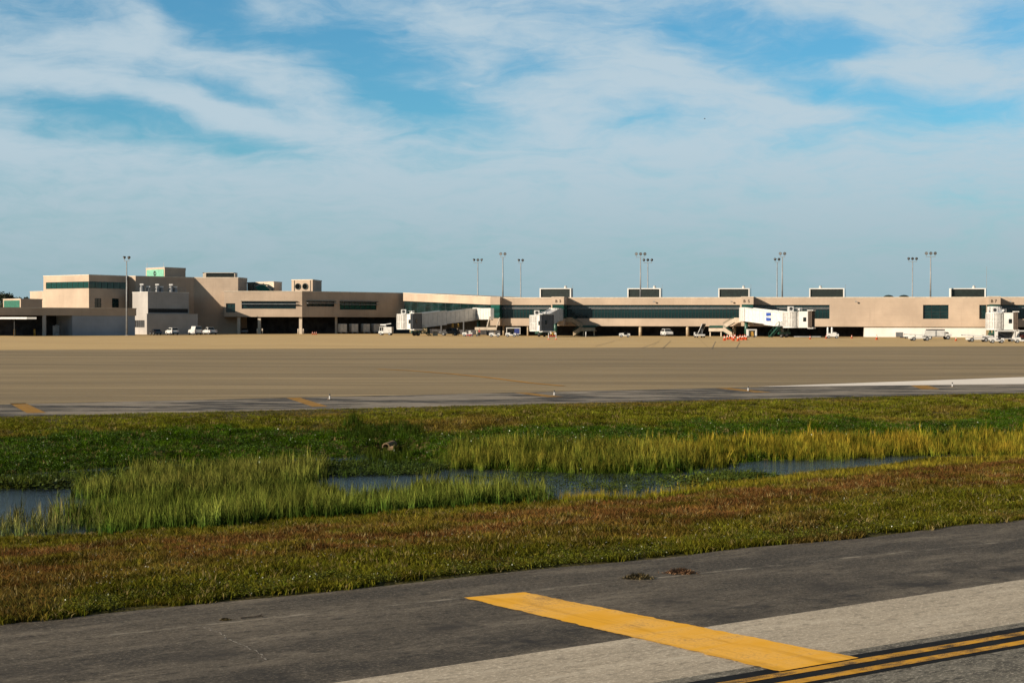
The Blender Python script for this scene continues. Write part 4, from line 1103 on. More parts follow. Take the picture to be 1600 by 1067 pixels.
    hood = mb.build('cab_hood', mat('brown hood fabric', (.16, .115, .085), .8, .15) if decal or hang[0] > .9 else MT['cabfront'], t)
    mb = MB().bar(b - x * 1.05 - up * .05 + hd * .55, b + x * 1.05 - up * .05 + hd * .55, 1.2, .3); mb.bar(b - x * 1.06 + up * (cab_h + .2) + hd * .5, b + x * 1.06 + up * (cab_h + .2) + hd * .5, 1.3, .2)
    mb.build('cab_bumper', MT['white'], hood)
    # rooftop unit
    q = cz + up * (cab_h + .02); mb = MB().box(q.x - 1.0, q.x + .2, q.y - .6, q.y + .5, q.z, q.z + 1.05)
    ru = mb.build('roof_unit', MT['white'], t, bevel=.05)
    MB().tube(q + Vector((-.4, -.63, .55)), q + Vector((-.4, -.60, .55)), .36, n=14).build('unit_fan', MT['dgrey'], ru)
    mb = MB()
    for i in range(4): mb.bar(q + Vector((.5 + .5 * i, -.3, 0)), q + Vector((.5 + .5 * i, -.3, .75)), .06, .06)
    mb.bar(q + Vector((.4, -.3, .7)), q + Vector((2.1, -.3, .7)), .05, .05); mb.ball(q + Vector((1.5, -.2, .4)), .32, .3, .3)
    mb.build('roof_fittings', MT['white2'], t)
    # drive bogie
    bp = G.lerp(C, bog); zt = bp.z - .35; mb = MB()
    for sg in (-1, 1): mb.bar(bp + n * sg * 1.1 + up * (.9 - bp.z), bp + n * sg * 1.1 + up * .9, .3, .34)
    mb.bar(bp + n * -1.5 + up * (.95 - bp.z), bp + n * 1.5 + up * (.95 - bp.z), .55, .5); mb.bar(bp - n * 1.3 + up * (-.4), bp + n * 1.3 + up * (-.4), .4, .35)
    mb.bar(bp + n * 1.0 + up * (1.1 - bp.z), bp - n * 1.0 - up * .5, .12, .12)
    bo = mb.build('drive_bogie', MT['green'], t)
    for sg in (-1, 1):
        c = Vector((bp.x, bp.y, .52)) + n * sg * .62
        w_ = MB().tube(c - n * .2, c + n * .2, .52, n=16).build('wheel', MT['black'], bo, smooth=False)
        MB().tube(c - n * .215, c + n * .215, .26, n=12).build('rim', MT['grey'], w_)
    # service stair
    if stair:
        a = G.lerp(C, .90) + n * stair_side * 1.9; z0 = a.z; e = Vector((a.x, a.y, 0)) - d * 3.6 + n * stair_side * .2
        mb = MB()
        for sg in (-.4, .4):
            mb.bar(a + n * sg, e + n * sg, .1, .22); mb.bar(a + n * sg + up * 1.0, e + n * sg + up * 1.0, .05, .05)
            for i in range(5):
                c = a.lerp(e, i / 4); mb.bar(c + n * sg, c + n * sg + up * 1.0, .05, .05)
        for i in range(9):
            c = a.lerp(e, (i + .5) / 9); mb.box(c.x - .35, c.x + .35, c.y - .35, c.y + .35, c.z - .03, c.z + .02)
        mb.build('service_stair', MT['green'], t)
        mb = MB(); p = a - d * .2; mb.box(p.x - .9, p.x + .9, p.y - .7, p.y + .7, z0 - .12, z0); mb.build('stair_landing', MT['grey'], t)
    if decal:
        for k_, (px_, yy) in enumerate(((1200.5, 491.2), (1200.5, 498.7))):
            s = 0.60; pts = None
            # on the camera side of the outer tunnel
            side = -1 if (n.y > 0) else 1
            c = G.lerp(C, .50 + .10) + n * side * (2.45 / 2 + .12)
            q = hit(Vector((c.x, c.y)), Vector((c.x + d.x, c.y + d.y)), px_)[0]; zc_ = zp(px_, yy, q.y)
            c = Vector((q.x, q.y, zc_)); 
            w2, h2 = .88, .36
            sl = .10 if k_ == 0 else -.10
            mb = MB(); nn = n * side * .02; L0 = c - d * w2; R0 = c + d * w2
            pr = [L0 - up * h2, R0 - up * (h2 - (sl if k_ == 0 else 0)), R0 + up * (h2 + (sl if k_ else 0)), L0 + up * h2]
            mb.hexa([p - nn for p in pr] + [p + nn for p in pr]); mb.build('blue_sign', MT['signblue'], tun)
    return t
gate1 = (gb0[0] + gb0[1]) / 2
jet_bridge('grey sided jet bridge sloping down to its white cab beside the dark car', (748, 498.6, 391), (633.5, 512.8, 373), (.82, -.57), .7,
           gate_conn=gate1 + cn * -.3, tun_h=(2.62, 3.15), bog=.86, door=True)
gate3 = (gb3[0] + gb3[1]) / 2
jet_bridge('jet bridge at gate B 3 seen end on with dark cab front and white barrel', (868, 500.5, hit(cA, cB, 868)[0].y - 7), (841.5, 515.6, 356), (.56, -.83), .6,
           gate_conn=gate3, tun_h=(2.7, 3.0), bog=.82, door=True)
gate5 = (gb5[0] + gb5[1]) / 2
jet_bridge('white jet bridge at gate B 5 with two blue squares on its side', (1166, 500.8, hit(cA, cB, 1166)[0].y - 6.5), (1238, 510.2, 349), (.93, -.36), 1.7,
           gate_conn=gate5, tun_h=(2.85, 3.05), bog=.83, decal=True, stair_side=-1)
gate7 = (gb7[0] + gb7[1]) / 2
jet_bridge('white jet bridge at gate B 7 by the right edge, above the baggage tug', (1554, 499.0, hit(cA, cB, 1554)[0].y - 6.5), (1556, 513.4, 333), (.95, -.30), 1.5,
           gate_conn=gate7, tun_h=(2.7, 3.0), bog=.80, stair=False)

# ------------------------------------------------------------------ gate stairs
def gate_stair(label, px, k, sgn, m_side):
    A, B = cA + cn * k, cB + cn * k
    p = hit(A, B, px)[0]; ang = math.atan2(cd.y, cd.x)
    t = thing('gate_stair', label, 'staircase', (0, 0, 0), 0, 'stairs down from the gates')
    zt, zl = zwb - .1, zov - .15
    X = lambda v: sgn * v
    def flight(x0, z0, x1, z1, y, nm):
        o_ = MB().hexa([(X(x0), y, z0 - .25), (X(x1), y, z1 - .25), (X(x1), y + .12, z1 - .25), (X(x0), y + .12, z0 - .25), (X(x0), y, z0 + .75), (X(x1), y, z1 + .75), (X(x1), y + .12, z1 + .75), (X(x0), y + .12, z0 + .75)])
        o_.hexa([(X(x0), y + 1.2, z0 - .25), (X(x1), y + 1.2, z1 - .25), (X(x1), y + 1.32, z1 - .25), (X(x0), y + 1.32, z0 - .25), (X(x0), y + 1.2, z0 + .75), (X(x1), y + 1.2, z1 + .75), (X(x1), y + 1.32, z1 + .75), (X(x0), y + 1.32, z0 + .75)])
        fl = o_.build(nm, m_side, t, local=True)
        mb = MB(); nst = 9
        for i in range(nst):
            s = (i + .5) / nst; x = X(x0 + (x1 - x0) * s); z = z0 + (z1 - z0) * s; mb.box(x - .16, x + .16, y + .125, y + 1.195, z - .04, z + .02)
        mb.build('steps', MT['green'], fl, local=True)
        mb = MB().bar((X(x0), y - .03, z0 + 1.0), (X(x1), y - .03, z1 + 1.0), .07, .07); mb.bar((X(x0), y - .03, z0 + 1.2), (X(x1), y - .03, z1 + 1.2), .07, .07)
        mb.bar((X(x0), y + .6, z0 - .35), (X(x1), y + .6, z1 - .35), .9, .12); mb.build('handrail', MT['green'], fl, local=True)
    flight(1.4, zt - .5, 4.0, zl - .25, 0, 'upper_flight')
    flight(3.9, zl - .7, 1.9, 0.25, -1.5, 'lower_flight')
    mb = MB().box(min(X(3.9), X(7.2)), max(X(3.9), X(7.2)), -1.5, -1.38, zl - 1.0, zl - .25); mb.box(min(X(3.9), X(7.2)), max(X(3.9), X(7.2)), -1.4, 1.3, zl - 1.0, zl - .9)
    mb.build('landing', m_side, t, local=True)
    mb = MB().box(min(X(3.6), X(7.0)), max(X(3.6), X(7.0)), -1.45, -1.40, zl - .1, zl + .08); mb.box(min(X(3.6), X(7.2)), max(X(3.6), X(7.2)), .6, .7, zl - .05, zl + .35); mb.build('landing_rail', MT['green'], t, local=True)
    MB().box(min(X(0), X(1.5)), max(X(0), X(1.5)), 0, .12, zt - .8, zt + .3).box(min(X(0), X(1.5)), max(X(0), X(1.5)), .1, 1.3, zt - .75, zt - .6).build('top_landing', m_side, t, local=True)
    for x in (4.4, 6.9):
        MB().box(X(x) - .12, X(x) + .12, -1.2, -.96, 0, zl - 1.0).build('post', m_side, t, local=True)
    t.location = (p.x, p.y, 0); t.rotation_euler = (0, 0, ang)
    return t
gate_stair('tan and green switchback stair down from gate B 5 behind the cones', 1157, 2.6, -1, MT['cream'])
gate_stair('shaded switchback stair right of gate B 3 beside the end on jet bridge', 884, 2.6, 1, MT['tan2'])
t = thing('gate_stair', 'cream landing with two slanted rails below the green glazed gate', 'staircase', base(gate1))
mb = MB(); p0, p1 = pix(742, 511.3, 372), pix(776, 511.3, 371)
mb.box(p0.x, p1.x, 371.2, 373.5, p0.z - .62, p0.z); mb.build('landing', MT['cream'], t)
mb = MB()
for a, b in (((765.5, 495), (761, 511)), ((780.5, 497), (776, 511))): mb.bar(pix(*a, 375.5), pix(*b, 372.5), .22, .3)
mb.build('stringer', MT['cream'], t)
mb = MB()
for i in range(10):
    s = (i + .5) / 10; a = pix(765.5 - 4.5 * s, 495 + 16 * s, 375.5 - 3 * s); b = pix(780.5 - 4.5 * s, 497 + 14 * s, 375.5 - 3 * s); mb.bar(a + Vector((.12, 0, 0)), b - Vector((.12, 0, 0)), .3, .05)
mb.build('steps', MT['tan2'], t)
for px in (745, 773): 
    p = pl(px, 372.3); MB().box(p.x - .12, p.x + .12, p.y - .1, p.y + .1, 0, p0.z - .62).build('post', MT['cream'], t)

# ------------------------------------------------------------------ vehicles
def wheels(t, xs, yw, r, w=.22):
    for x in xs:
        for sg in (-1, 1):
            k = MB().tube((x, sg * (yw - w), r), (x, sg * yw, r), r, n=16).build('wheel', MT['black'], t, local=True)
            MB().tube((x, sg * (yw - w * .5), r), (x, sg * (yw + .012), r), r * .58, n=12).build('rim', MT['galv'], k, local=True)
def lamps(t, xf, xr, y, z):
    for sg in (-1, 1):
        MB().box(xf - .06, xf + .025, sg * y - .16, sg * y + .16, z - .09, z + .09).build('headlight', MT['lamp'], t, local=True)
        MB().box(xr - .025, xr + .06, sg * y - .09, sg * y + .09, z - .02, z + .22).build('tail_light', MT['tail'], t, local=True)
def car(label, paint, kind, group=None, name='parked_car', cat='car'):
    t = thing(name, label, cat, (0, 0, 0), 0, group)
    if kind == 'suv':   L_, W, body, gl = 4.6, 1.86, [(2.25, .35), (2.3, .7), (2.15, .98), (1.15, 1.1), (-2.1, 1.12), (-2.28, .9), (-2.3, .38)], [(1.2, 1.09), (.55, 1.68), (.2, 1.75), (-1.75, 1.73), (-2.15, 1.12)]
    elif kind == 'sedan': L_, W, body, gl = 4.7, 1.8, [(2.3, .3), (2.35, .6), (2.1, .82), (1.0, .92), (-1.7, .95), (-2.3, .92), (-2.35, .35)], [(1.1, .91), (.35, 1.36), (-.9, 1.4), (-1.75, .94)]
    elif kind == 'van': L_, W, body, gl = 5.4, 2.0, [(2.6, .35), (2.7, .75), (2.5, 1.1), (1.9, 1.25), (-2.65, 1.25), (-2.7, .4)], [(2.0, 1.24), (1.25, 1.98), (.9, 2.08), (-2.5, 2.1), (-2.66, 1.24)]
    else: L_, W, body, gl = 5.5, 1.95, [(2.6, .4), (2.7, .75), (2.55, 1.02), (1.3, 1.12), (-2.7, 1.12), (-2.75, .5)], [(1.35, 1.11), (.75, 1.78), (-.6, 1.82), (-.85, 1.11)]
    MB().side(body, -W / 2, W / 2).build('body', paint, t, local=True, bevel=.06)
    MB().side(gl, -W / 2 + .03, W / 2 - .03, .30, 1.1).build('cabin', paint, t, local=True, bevel=.05)
    zs = max(z for x, z in gl); cab = t.children[-1] if t.children else None
    xs = [x for x, z in gl]; x0, x1 = gl[0][0], gl[-1][0]
    mz0, mz1 = gl[0][1] + .08, zs - .12
    if kind == 'van': wins = [(.75, 1.75)]
    elif kind == 'pickup': wins = [(.1, 1.0), (-.62, .0)]
    elif kind == 'suv': wins = [(.02, .88), (-.9, -.08), (-1.75, -1.0)]
    else: wins = [(0.0, .7), (-1.1, -.1)]
    for a, b in wins:
        for sg in (-1, 1):
            y0, y1 = sg * (W / 2 - .025), sg * (W / 2 - .03 - .30 * max(0, mz1 - 1.1) + .012)
            top_b = min(b, b - .28) if b > .5 else b
            mb = MB().hexa([(a, y0 - sg * .05, mz0), (b, y0 - sg * .05, mz0), (b, y0 + sg * .01, mz0), (a, y0 + sg * .01, mz0), (a, y1 - sg * .05, mz1), (top_b, y1 - sg * .05, mz1), (top_b, y1 + sg * .01, mz1), (a, y1 + sg * .01, mz1)])
            mb.build('side_window', MT['carglass'], t, local=True)
    (xa, za), (xb, zb) = gl[0], gl[1]
    def screen(xa, za, xb, zb, nm, o_):
        s0, s1 = .12, .92
        p = lambda s: (xa + (xb - xa) * s, za + (zb - za) * s)
        (u0, v0), (u1, v1) = p(s0), p(s1); w0 = W / 2 - .14; w1 = W / 2 - .14 - .3 * max(0, v1 - 1.1)
        MB().hexa([(u0, -w0, v0), (u0, w0, v0), (u0 + o_, w0, v0 + .02), (u0 + o_, -w0, v0 + .02), (u1, -w1, v1), (u1, w1, v1), (u1 + o_, w1, v1 + .02), (u1 + o_, -w1, v1 + .02)]).build(nm, MT['carglass'], t, local=True)
    screen(xa, za, xb, zb, 'windscreen', .03)
    (xa, za), (xb, zb) = gl[-1], gl[-2]; screen(xa, za, xb, zb, 'rear_window', -.03)
    wheels(t, (L_ * .31, -L_ * .30), W / 2 + .02, .36); lamps(t, body[1][0], body[-1][0] + .02, W / 2 - .25, .78)
    MB().box(body[0][0] - .04, body[0][0] + .07, -W / 2 + .06, W / 2 - .06, .34, .52).box(body[-1][0] - .08, body[-1][0] + .04, -W / 2 + .06, W / 2 - .06, .36, .55).build('bumper', MT['dgrey'], t, local=True)
    if kind == 'pickup': MB().box(-2.6, -.95, -W / 2 + .12, W / 2 - .12, 1.115, 1.13).build('cargo_bed', MT['dgrey'], t, local=True)
    return t
def put(t, px, D, head):
    p = pl(px, D); t.location = (p.x, p.y, .016); t.rotation_euler = (0, 0, R(head)); return t
G1 = 'cars parked by the plant building'
put(car('dark navy car parked in the shade left of the white SUV', MT['navy'], 'sedan', G1), 243, 386, 118)
put(car('white SUV parked between the dark car and the white van', MT['white'], 'suv', G1), 269, 389.5, 122)
put(car('white panel van parked beside the shaded wall', MT['white'], 'van', G1, 'parked_van', 'van'), 305, 390, 118)
put(car('white pickup truck mostly hidden behind the panel van', MT['white2'], 'pickup', G1, 'parked_pickup', 'pickup truck'), 328, 397, 120)
put(car('white SUV facing out under the concourse overhang between two columns', MT['white2'], 'suv', None), 1042, hit(cA, cB, 1042)[0].y - 1.5, -80)
put(car('dark grey car half hidden in the shade under the sloping jet bridge', MT['dgrey'], 'suv', None), 703, 384, 170)
put(car('silver car in deep shade left of the terminal wing columns', MT['grey'], 'sedan', None), 382, 425, 100)

def baggage_tug(label, canopy=False):
    t = thing('baggage_tug', label, 'baggage tug', (0, 0, 0), 0, 'white baggage tugs on the apron')
    MB().side([(1.35, .35), (1.4, .95), (1.2, 1.08), (.25, 1.12), (.15, .62), (-.7, .62), (-.8, .98), (-1.35, .98), (-1.4, .38)], -.78, .78).build('body', MT['white'], t, local=True, bevel=.04)
    MB().box(-.62, -.12, -.55, .55, .63, .82).box(-.78, -.62, -.55, .55, .8, 1.3).build('seat', MT['black'], t, local=True)
    MB().tube((.18, .25, 1.0), (-.12, .25, 1.32), .035, n=6).tube((-.1, .25, 1.28), (-.14, .25, 1.33), .19, n=12).build('steering_wheel', MT['black'], t, local=True)
    MB().box(1.39, 1.5, -.7, .7, .4, .62).box(-1.52, -1.41, -.3, .3, .42, .6).build('bumper', MT['dgrey'], t, local=True)
    wheels(t, (.85, -.88), .83, .34, .24); lamps(t, 1.39, -1.39, .55, .78)
    if canopy:
        mb = MB().box(-1.0, .55, -.72, .72, 1.95, 2.03)
        for x in (.42, -.92):
            for y in (-.66, .66): mb.box(x - .04, x + .04, y - .04, y + .04, 1.0, 1.955)
        mb.build('canopy', MT['white2'], t, local=True)
    return t
def baggage_cart(label, curtain=None):
    t = thing('baggage_cart', label, 'baggage cart', (0, 0, 0), 0, 'covered baggage carts on the apron')
    MB().box(-1.6, 1.6, -.75, .75, .48, .6).build('deck', MT['white2'], t, local=True)
    mb = MB()
    for x in (-1.52, 1.52):
        for y in (-.69, .69): mb.box(x - .06, x + .06, y - .06, y + .06, .6, 1.95)
    mb.box(-1.6, 1.6, -.78, -.70, 1.80, 1.95).box(-1.6, 1.6, .70, .78, 1.80, 1.95); mb.build('frame', MT['white'], t, local=True)
    MB().box(-1.66, 1.66, -.8, .8, 1.951, 2.02).build('roof', MT['white'], t, local=True, bevel=.02)
    MB().box(-1.55, -1.50, -.62, .62, .6, 1.8).build('end_panel', MT['offwhite'], t, local=True)
    MB().box(1.50, 1.55, -.62, .62, .6, 1.8).build('end_panel', MT['offwhite'], t, local=True)
    MB().box(-1.5, 1.5, .60, .64, .6, 1.8).build('back_curtain', MT['dgrey'], t, local=True)
    if curtain:
        mb = MB()
        for i in range(7):
            x = .35 + i * .16; mb.tube((x, -.68, .62), (x, -.68, 1.8), .07, n=6)
        mb.build('curtain', curtain, t, local=True)
    MB().bar((1.55, 0, .45), (2.5, 0, .38), .08, .08).build('drawbar', MT['dgrey'], t, local=True)
    wheels(t, (1.05, -1.05), .72, .24, .16)
    return t
def belt_loader(label, tilt, h0):
    t = thing('belt_loader', label, 'belt loader', (0, 0, 0), 0, 'belt loaders on the apron')
    MB().side([(1.9, .36), (1.95, .72), (-1.9, .72), (-1.95, .4)], -.85, .85).build('chassis', MT['white'], t, local=True, bevel=.05)
    MB().box(-2.05, -1.75, -.8, -.1, .45, 1.15).build('front_guard', MT['white2'], t, local=True, bevel=.03)
    MB().box(-1.5, -1.0, -.7, -.2, .72, .88).box(-1.08, -1.0, -.7, -.2, .86, 1.2).build('seat', MT['black'], t, local=True)
    dz = math.tan(R(tilt)) * 2.6
    mb = MB().hexa([(-2.5, .0, h0 - dz * .9), (2.9, .0, h0 + dz), (2.9, .75, h0 + dz), (-2.5, .75, h0 - dz * .9), (-2.5, .0, h0 + .12 - dz * .9), (2.9, .0, h0 + .12 + dz), (2.9, .75, h0 + .12 + dz), (-2.5, .75, h0 + .12 - dz * .9)])
    bt = mb.build('conveyor', MT['black'], t, local=True)
    mb = MB()
    for y in (-.03, .78): mb.bar((-2.5, y, h0 + .08 - dz * .9), (2.9, y, h0 + .08 + dz), .06, .22)
    mb.build('conveyor_frame', MT['white2'], bt, local=True)
    MB().bar((.9, .38, .7), (.9, .38, h0 + dz * .3), .12, .12).bar((-1.2, .38, .7), (-1.2, .38, max(.72, h0 - dz * .4)), .12, .12).build('lift_arm', MT['grey'], t, local=True)
    wheels(t, (1.25, -1.2), .87, .36, .25)
    return t
tug = baggage_tug('white baggage tug in front of the cream landing, near the red shirted worker')
tug.scale = (.85,) * 3; put(tug, 773, 349, 176)
def dtug(px, D, h, lab): 
    p = pl(px, D); return dup(tug, (p.x, p.y, .016), R(h), lab)
dtug(731, 363, 172, 'small white tug beside the red wheeled stand under the jet bridge')
dtug(798.5, 352, 175, 'white tug parked right in front of the blue curtained cart')
dtug(976, 347, 178, 'white tug alone in front of the dark ground floor, left of the white SUV')
dtug(1557, 266, 175, 'white tug in the right foreground before the dark open baggage cart')
dtug(1596, 268, 172, 'white tug cut by the right edge of the picture')
cart = baggage_cart('white baggage cart with blue curtain half drawn, left of the gate B 3 jet bridge', MT['blue'])
put(cart, 802, 366, 2)
cart2 = baggage_cart('open white baggage cart with dark inside below the gate B 7 jet bridge'); put(cart2, 1570, 284, 2)
p = pl(1603, 286); dup(cart2, (p.x, p.y, .016), R(2), 'baggage cart with orange load cut by the right edge of the picture')
o = MB().box(-.8, -.2, -.5, .3, .62, 1.15).box(-.1, .5, -.4, .3, .62, .95).build('luggage', MT['orange'], bevel=.06); tag(o, 'orange baggage lying in the cart at the right edge', 'luggage'); o.location = (p.x - .4, p.y, .016); o.rotation_euler = (0, 0, R(2))
bl = belt_loader('low white belt loader with lowered black conveyor in front of the white box truck', 3, .98); put(bl, 1437, 296, 180)
p = pl(1528, 281); dup(bl, (p.x, p.y, .016), R(180), 'low white belt loader with lowered conveyor left of the gate B 7 jet bridge')
put(belt_loader('belt loader seen end on with raised dark conveyor between two concourse columns', 27, 1.55), 1093, 345, -85)

def box_truck(label):
    t = thing('box_truck', label, 'truck', (0, 0, 0), 0)
    MB().box(-3.0, 1.0, -1.05, 1.05, .65, 1.78).build('cargo_box', MT['white'], t, local=True, bevel=.04)
    for x in (-.75,): MB().box(x - .14, x + .14, -1.075, -1.052, .7, 1.74).build('box_seam', MT['galv'], t, local=True)
    MB().box(-2.2, 1.05, -1.0, 1.0, 1.80, 2.02).build('roof_rack', MT['black'], t, local=True)
    MB().side([(1.15, .5), (2.35, .5), (2.4, 1.05), (1.95, 1.1), (1.6, 1.52), (1.15, 1.55)], -.95, .95).build('cab', MT['white'], t, local=True, bevel=.05)
    for sg in (-1, 1): MB().hexa([(1.22, sg * .93, 1.2), (1.85, sg * .93, 1.2), (1.85, sg * .965, 1.2), (1.22, sg * .965, 1.2), (1.22, sg * .93, 1.45), (1.58, sg * .93, 1.45), (1.58, sg * .965, 1.45), (1.22, sg * .965, 1.45)]).build('side_window', MT['carglass'], t, local=True)
    MB().hexa([(1.93, -.8, 1.24), (1.93, .8, 1.24), (1.97, .8, 1.26), (1.97, -.8, 1.26), (1.66, -.8, 1.46), (1.66, .8, 1.46), (1.70, .8, 1.48), (1.70, -.8, 1.48)]).build('windscreen', MT['carglass'], t, local=True)
    MB().box(-2.95, 1.2, -.7, .7, .5, .74).build('chassis', MT['dgrey'], t, local=True)
    wheels(t, (1.7, -1.9), 1.0, .4, .26); lamps(t, 2.38, -3.0, .7, .8)
    return t
put(box_truck('white box truck with black roof rack in front of the white ground floor wall'), 1466, 318, 2)

def service_truck(label):
    t = thing('service_truck', label, 'service truck', (0, 0, 0), 0)
    MB().side([(1.9, .45), (1.95, 1.05), (1.7, 1.2), (.4, 1.2), (.4, .5)], -.9, .9).build('body', MT['white'], t, local=True, bevel=.05)
    mb = MB()
    for x in (.46, 1.5):
        for y in (-.84, .84): mb.bar((x + (.15 if x > 1 else 0), y, 1.2), (x, y, 2.3), .08, .08)
    mb.box(.35, 1.62, -.9, .9, 2.3, 2.42); mb.build('cab_frame', MT['white'], t, local=True)
    MB().box(.42, .95, -.7, .7, 1.2, 1.85).build('seat', MT['black'], t, local=True)
    MB().box(-2.0, .35, -.92, .92, .6, 2.35).build('cargo_box', MT['offwhite'], t, local=True, bevel=.04)
    mb = MB().box(-.2, 1.5, -.6, .6, 2.75, 3.15).bar((.2, 0, 2.4), (.2, 0, 2.75), .5, .3); mb.bar((-1.5, -.3, 3.3), (.6, -.3, 3.05), .5, .2); mb.build('roof_unit', MT['white2'], t, local=True, bevel=.05)
    MB().box(-1.95, 1.85, -.6, .6, .42, .59).build('chassis', MT['dgrey'], t, local=True)
    wheels(t, (1.3, -1.3), .92, .38, .25); return t
st_ = service_truck('white open cab service truck with raised roof unit left of the first jet bridge'); st_.scale = (.85,) * 3; put(st_, 603, 388, 166)

# container dollies under the terminal wing
def container(label):
    t = thing('cargo_container', label, 'cargo container', (0, 0, 0), 0, 'pale containers under the terminal wing')
    MB().side([(-.95, .72), (.95, .72), (1.0, 1.2), (1.0, 2.75), (-1.0, 2.75), (-1.0, 1.0)], -.75, .75).build('shell', MT['offwhite'], t, local=True, bevel=.05)
    mb = MB()
    for x in (-.98, -.02, .96): mb.box(x - .03, x + .03, -.775, -.752, 1.2, 2.7)
    mb.build('ribs', MT['galv'], t, local=True); return t
def dolly(label):
    t = thing('cargo_dolly', label, 'dolly', (0, 0, 0), 0, 'container dollies under the terminal wing')
    MB().box(-1.1, 1.1, -.8, .8, .5, .62).build('deck', MT['offwhite'], t, local=True); wheels(t, (-.7, .7), .75, .22, .14)
    MB().bar((1.1, 0, .5), (1.8, 0, .4), .08, .08).build('drawbar', MT['dgrey'], t, local=True); return t
c0 = d0 = None
for px, lab in ((535, 'first from left'), (552.5, 'second from left'), (571, 'third from left'), (587, 'rightmost')):
    p, _ = hit(kB + Vector((.6, -1.6)), kC + Vector((.6, -1.6)), px); an = math.atan2((kC - kB).y, (kC - kB).x) - .2
    l1 = 'pale cargo container on a dolly under the terminal wing, ' + lab; l2 = 'low dolly carrying a pale container under the terminal wing, ' + lab
    if c0 is None:
        c0 = container(l1); d0 = dolly(l2); c0.location = (p.x, p.y, -.08); d0.location = (p.x, p.y, 0.016)
        c0.rotation_euler = d0.rotation_euler = (0, 0, an)
    else: dup(c0, (p.x, p.y, -.08), an, l1); dup(d0, (p.x, p.y, 0.016), an, l2)

# ground power unit with orange inside, air start unit with two ducts
t = thing('ground_power_unit', 'white open fronted ground unit with orange core right of the cone cluster', 'ground unit', (0, 0, 0), 0)
MB().box(-1.05, 1.05, -.6, .7, 1.55, 1.8).box(-1.05, -.72, -.6, .7, .3, 1.55).box(.72, 1.05, -.6, .7, .3, 1.55).box(-.72, .72, .5, .7, .3, 1.55).build('housing', MT['white'], t, local=True, bevel=.03)
mb = MB()
for i in range(4): mb.tube((-.3 + i * .22, -.2, .3), (-.22 + i * .14, -.2, 1.3), .12, n=8)
mb.build('orange_core', MT['yellow'], t, local=True); MB().box(-1.0, 1.0, -.55, .65, .16, .3).build('chassis', MT['dgrey'], t, local=True); wheels(t, (-.7, .7), .6, .2, .12)
put(t, 1174.5, 352, 4)
t = thing('air_start_unit', 'white ground unit with two upright ducts right of the gate B 5 jet bridge', 'ground unit', (0, 0, 0), 0)
MB().side([(1.2, .35), (1.25, .9), (.7, 1.25), (.1, 1.3), (0, 1.05), (-1.2, 1.15), (-1.25, .4)], -.75, .75).build('body', MT['white'], t, local=True, bevel=.07)
for x in (-1.0, -.15): MB().tube((x, -.3, 1.0), (x, -.3, 2.0), .20, n=12).tube((x, -.3, 2.0), (x, -.3, 2.35), .2, .14, n=12).build('duct', MT['white2'], t, local=True, smooth=False)
MB().box(.2, .6, -.55, .55, 1.3, 1.38).box(.75, 1.0, -.765, -.7, .85, 1.1).build('grille', MT['dgrey'], t, local=True)
wheels(t, (.8, -.8), .77, .3, .2); lamps(t, 1.24, -1.24, .5, .7); put(t, 1301, 332, -8)
# tow bar on the ground
o = thing('tow_bar', 'long pale tow bar lying on the apron below the gate B 5 cab', 'tow bar', (0, 0, 0), 0)
MB().tube((-2.9, 0, .28), (2.9, 0, .28), .09, n=8).build('bar', MT['offwhite'], o, local=True); MB().tube((-2.2, 0, .28), (-2.2, .4, .12), .05).tube((2.9, -.25, .28), (2.9, .25, .28), .1).build('hitch', MT['dgrey'], o, local=True)
wheels(o, (.6,), .35, .2, .1); put(o, 1262, 340, 1)
o = thing('tow_bar', 'dark low tow bar lying left of the belt loader by the white wall', 'tow bar', (0, 0, 0), 0)
MB().tube((-.9, 0, .25), (.9, 0, .25), .12, n=8).build('bar', MT['dgrey'], o, local=True); wheels(o, (.4,), .35, .2, .1); put(o, 1413, 335, 0)

# flat cart, crates, yellow drums under the first jet bridge
t = thing('flat_cart', 'low dark flat cart beside the red shirted worker', 'cart', (0, 0, 0), 0)
MB().box(-.9, .9, -.6, .6, .42, .55).build('deck', MT['dgrey'], t, local=True); MB().box(-.9, -.82, -.6, .6, .55, 1.0).build('end_rail', MT['galv'], t, local=True); wheels(t, (-.55, .55), .58, .22, .12); put(t, 741.5, 360, 4)
t = thing('wheeled_stand', 'white box on red wheeled base beside the small tug', 'stand', (0, 0, 0), 0)
MB().box(-.25, .25, -.25, .25, .55, 1.35).build('box', MT['white'], t, local=True, bevel=.03); MB().box(-.75, .55, -.4, .4, .16, .5).build('base', MT['red'], t, local=True, bevel=.04); wheels(t, (-.4, .35), .42, .17, .1); put(t, 734, 357, 0)
o = tag(MB().box(-.6, .6, -.5, .5, 0.02, .95).box(-.66, .66, -.56, .56, .95, 1.05).build('crate', MT['tan2'], bevel=.03), 'small tan crate standing alone under the sloping jet bridge', 'crate'); put(o, 680, 376, 0)
for px, lab in ((707.5, 'yellow drum on a dark post under the jet bridge, left of the pair'), (716, 'yellow drum on a dark post under the jet bridge, right of the pair')):
    t = thing('yellow_drum', lab, 'drum', (0, 0, 0), 0, 'yellow drums under the jet bridge')
    MB().tube((0, 0, 0), (0, 0, 2.0), .08, n=8).build('post', MT['dgrey'], t, local=True); MB().tube((0, 0, 2.0), (0, 0, 2.85), .25, .22, n=12).build('drum', MT['yellow'], t, local=True, smooth=False); put(t, px, 381, 0)

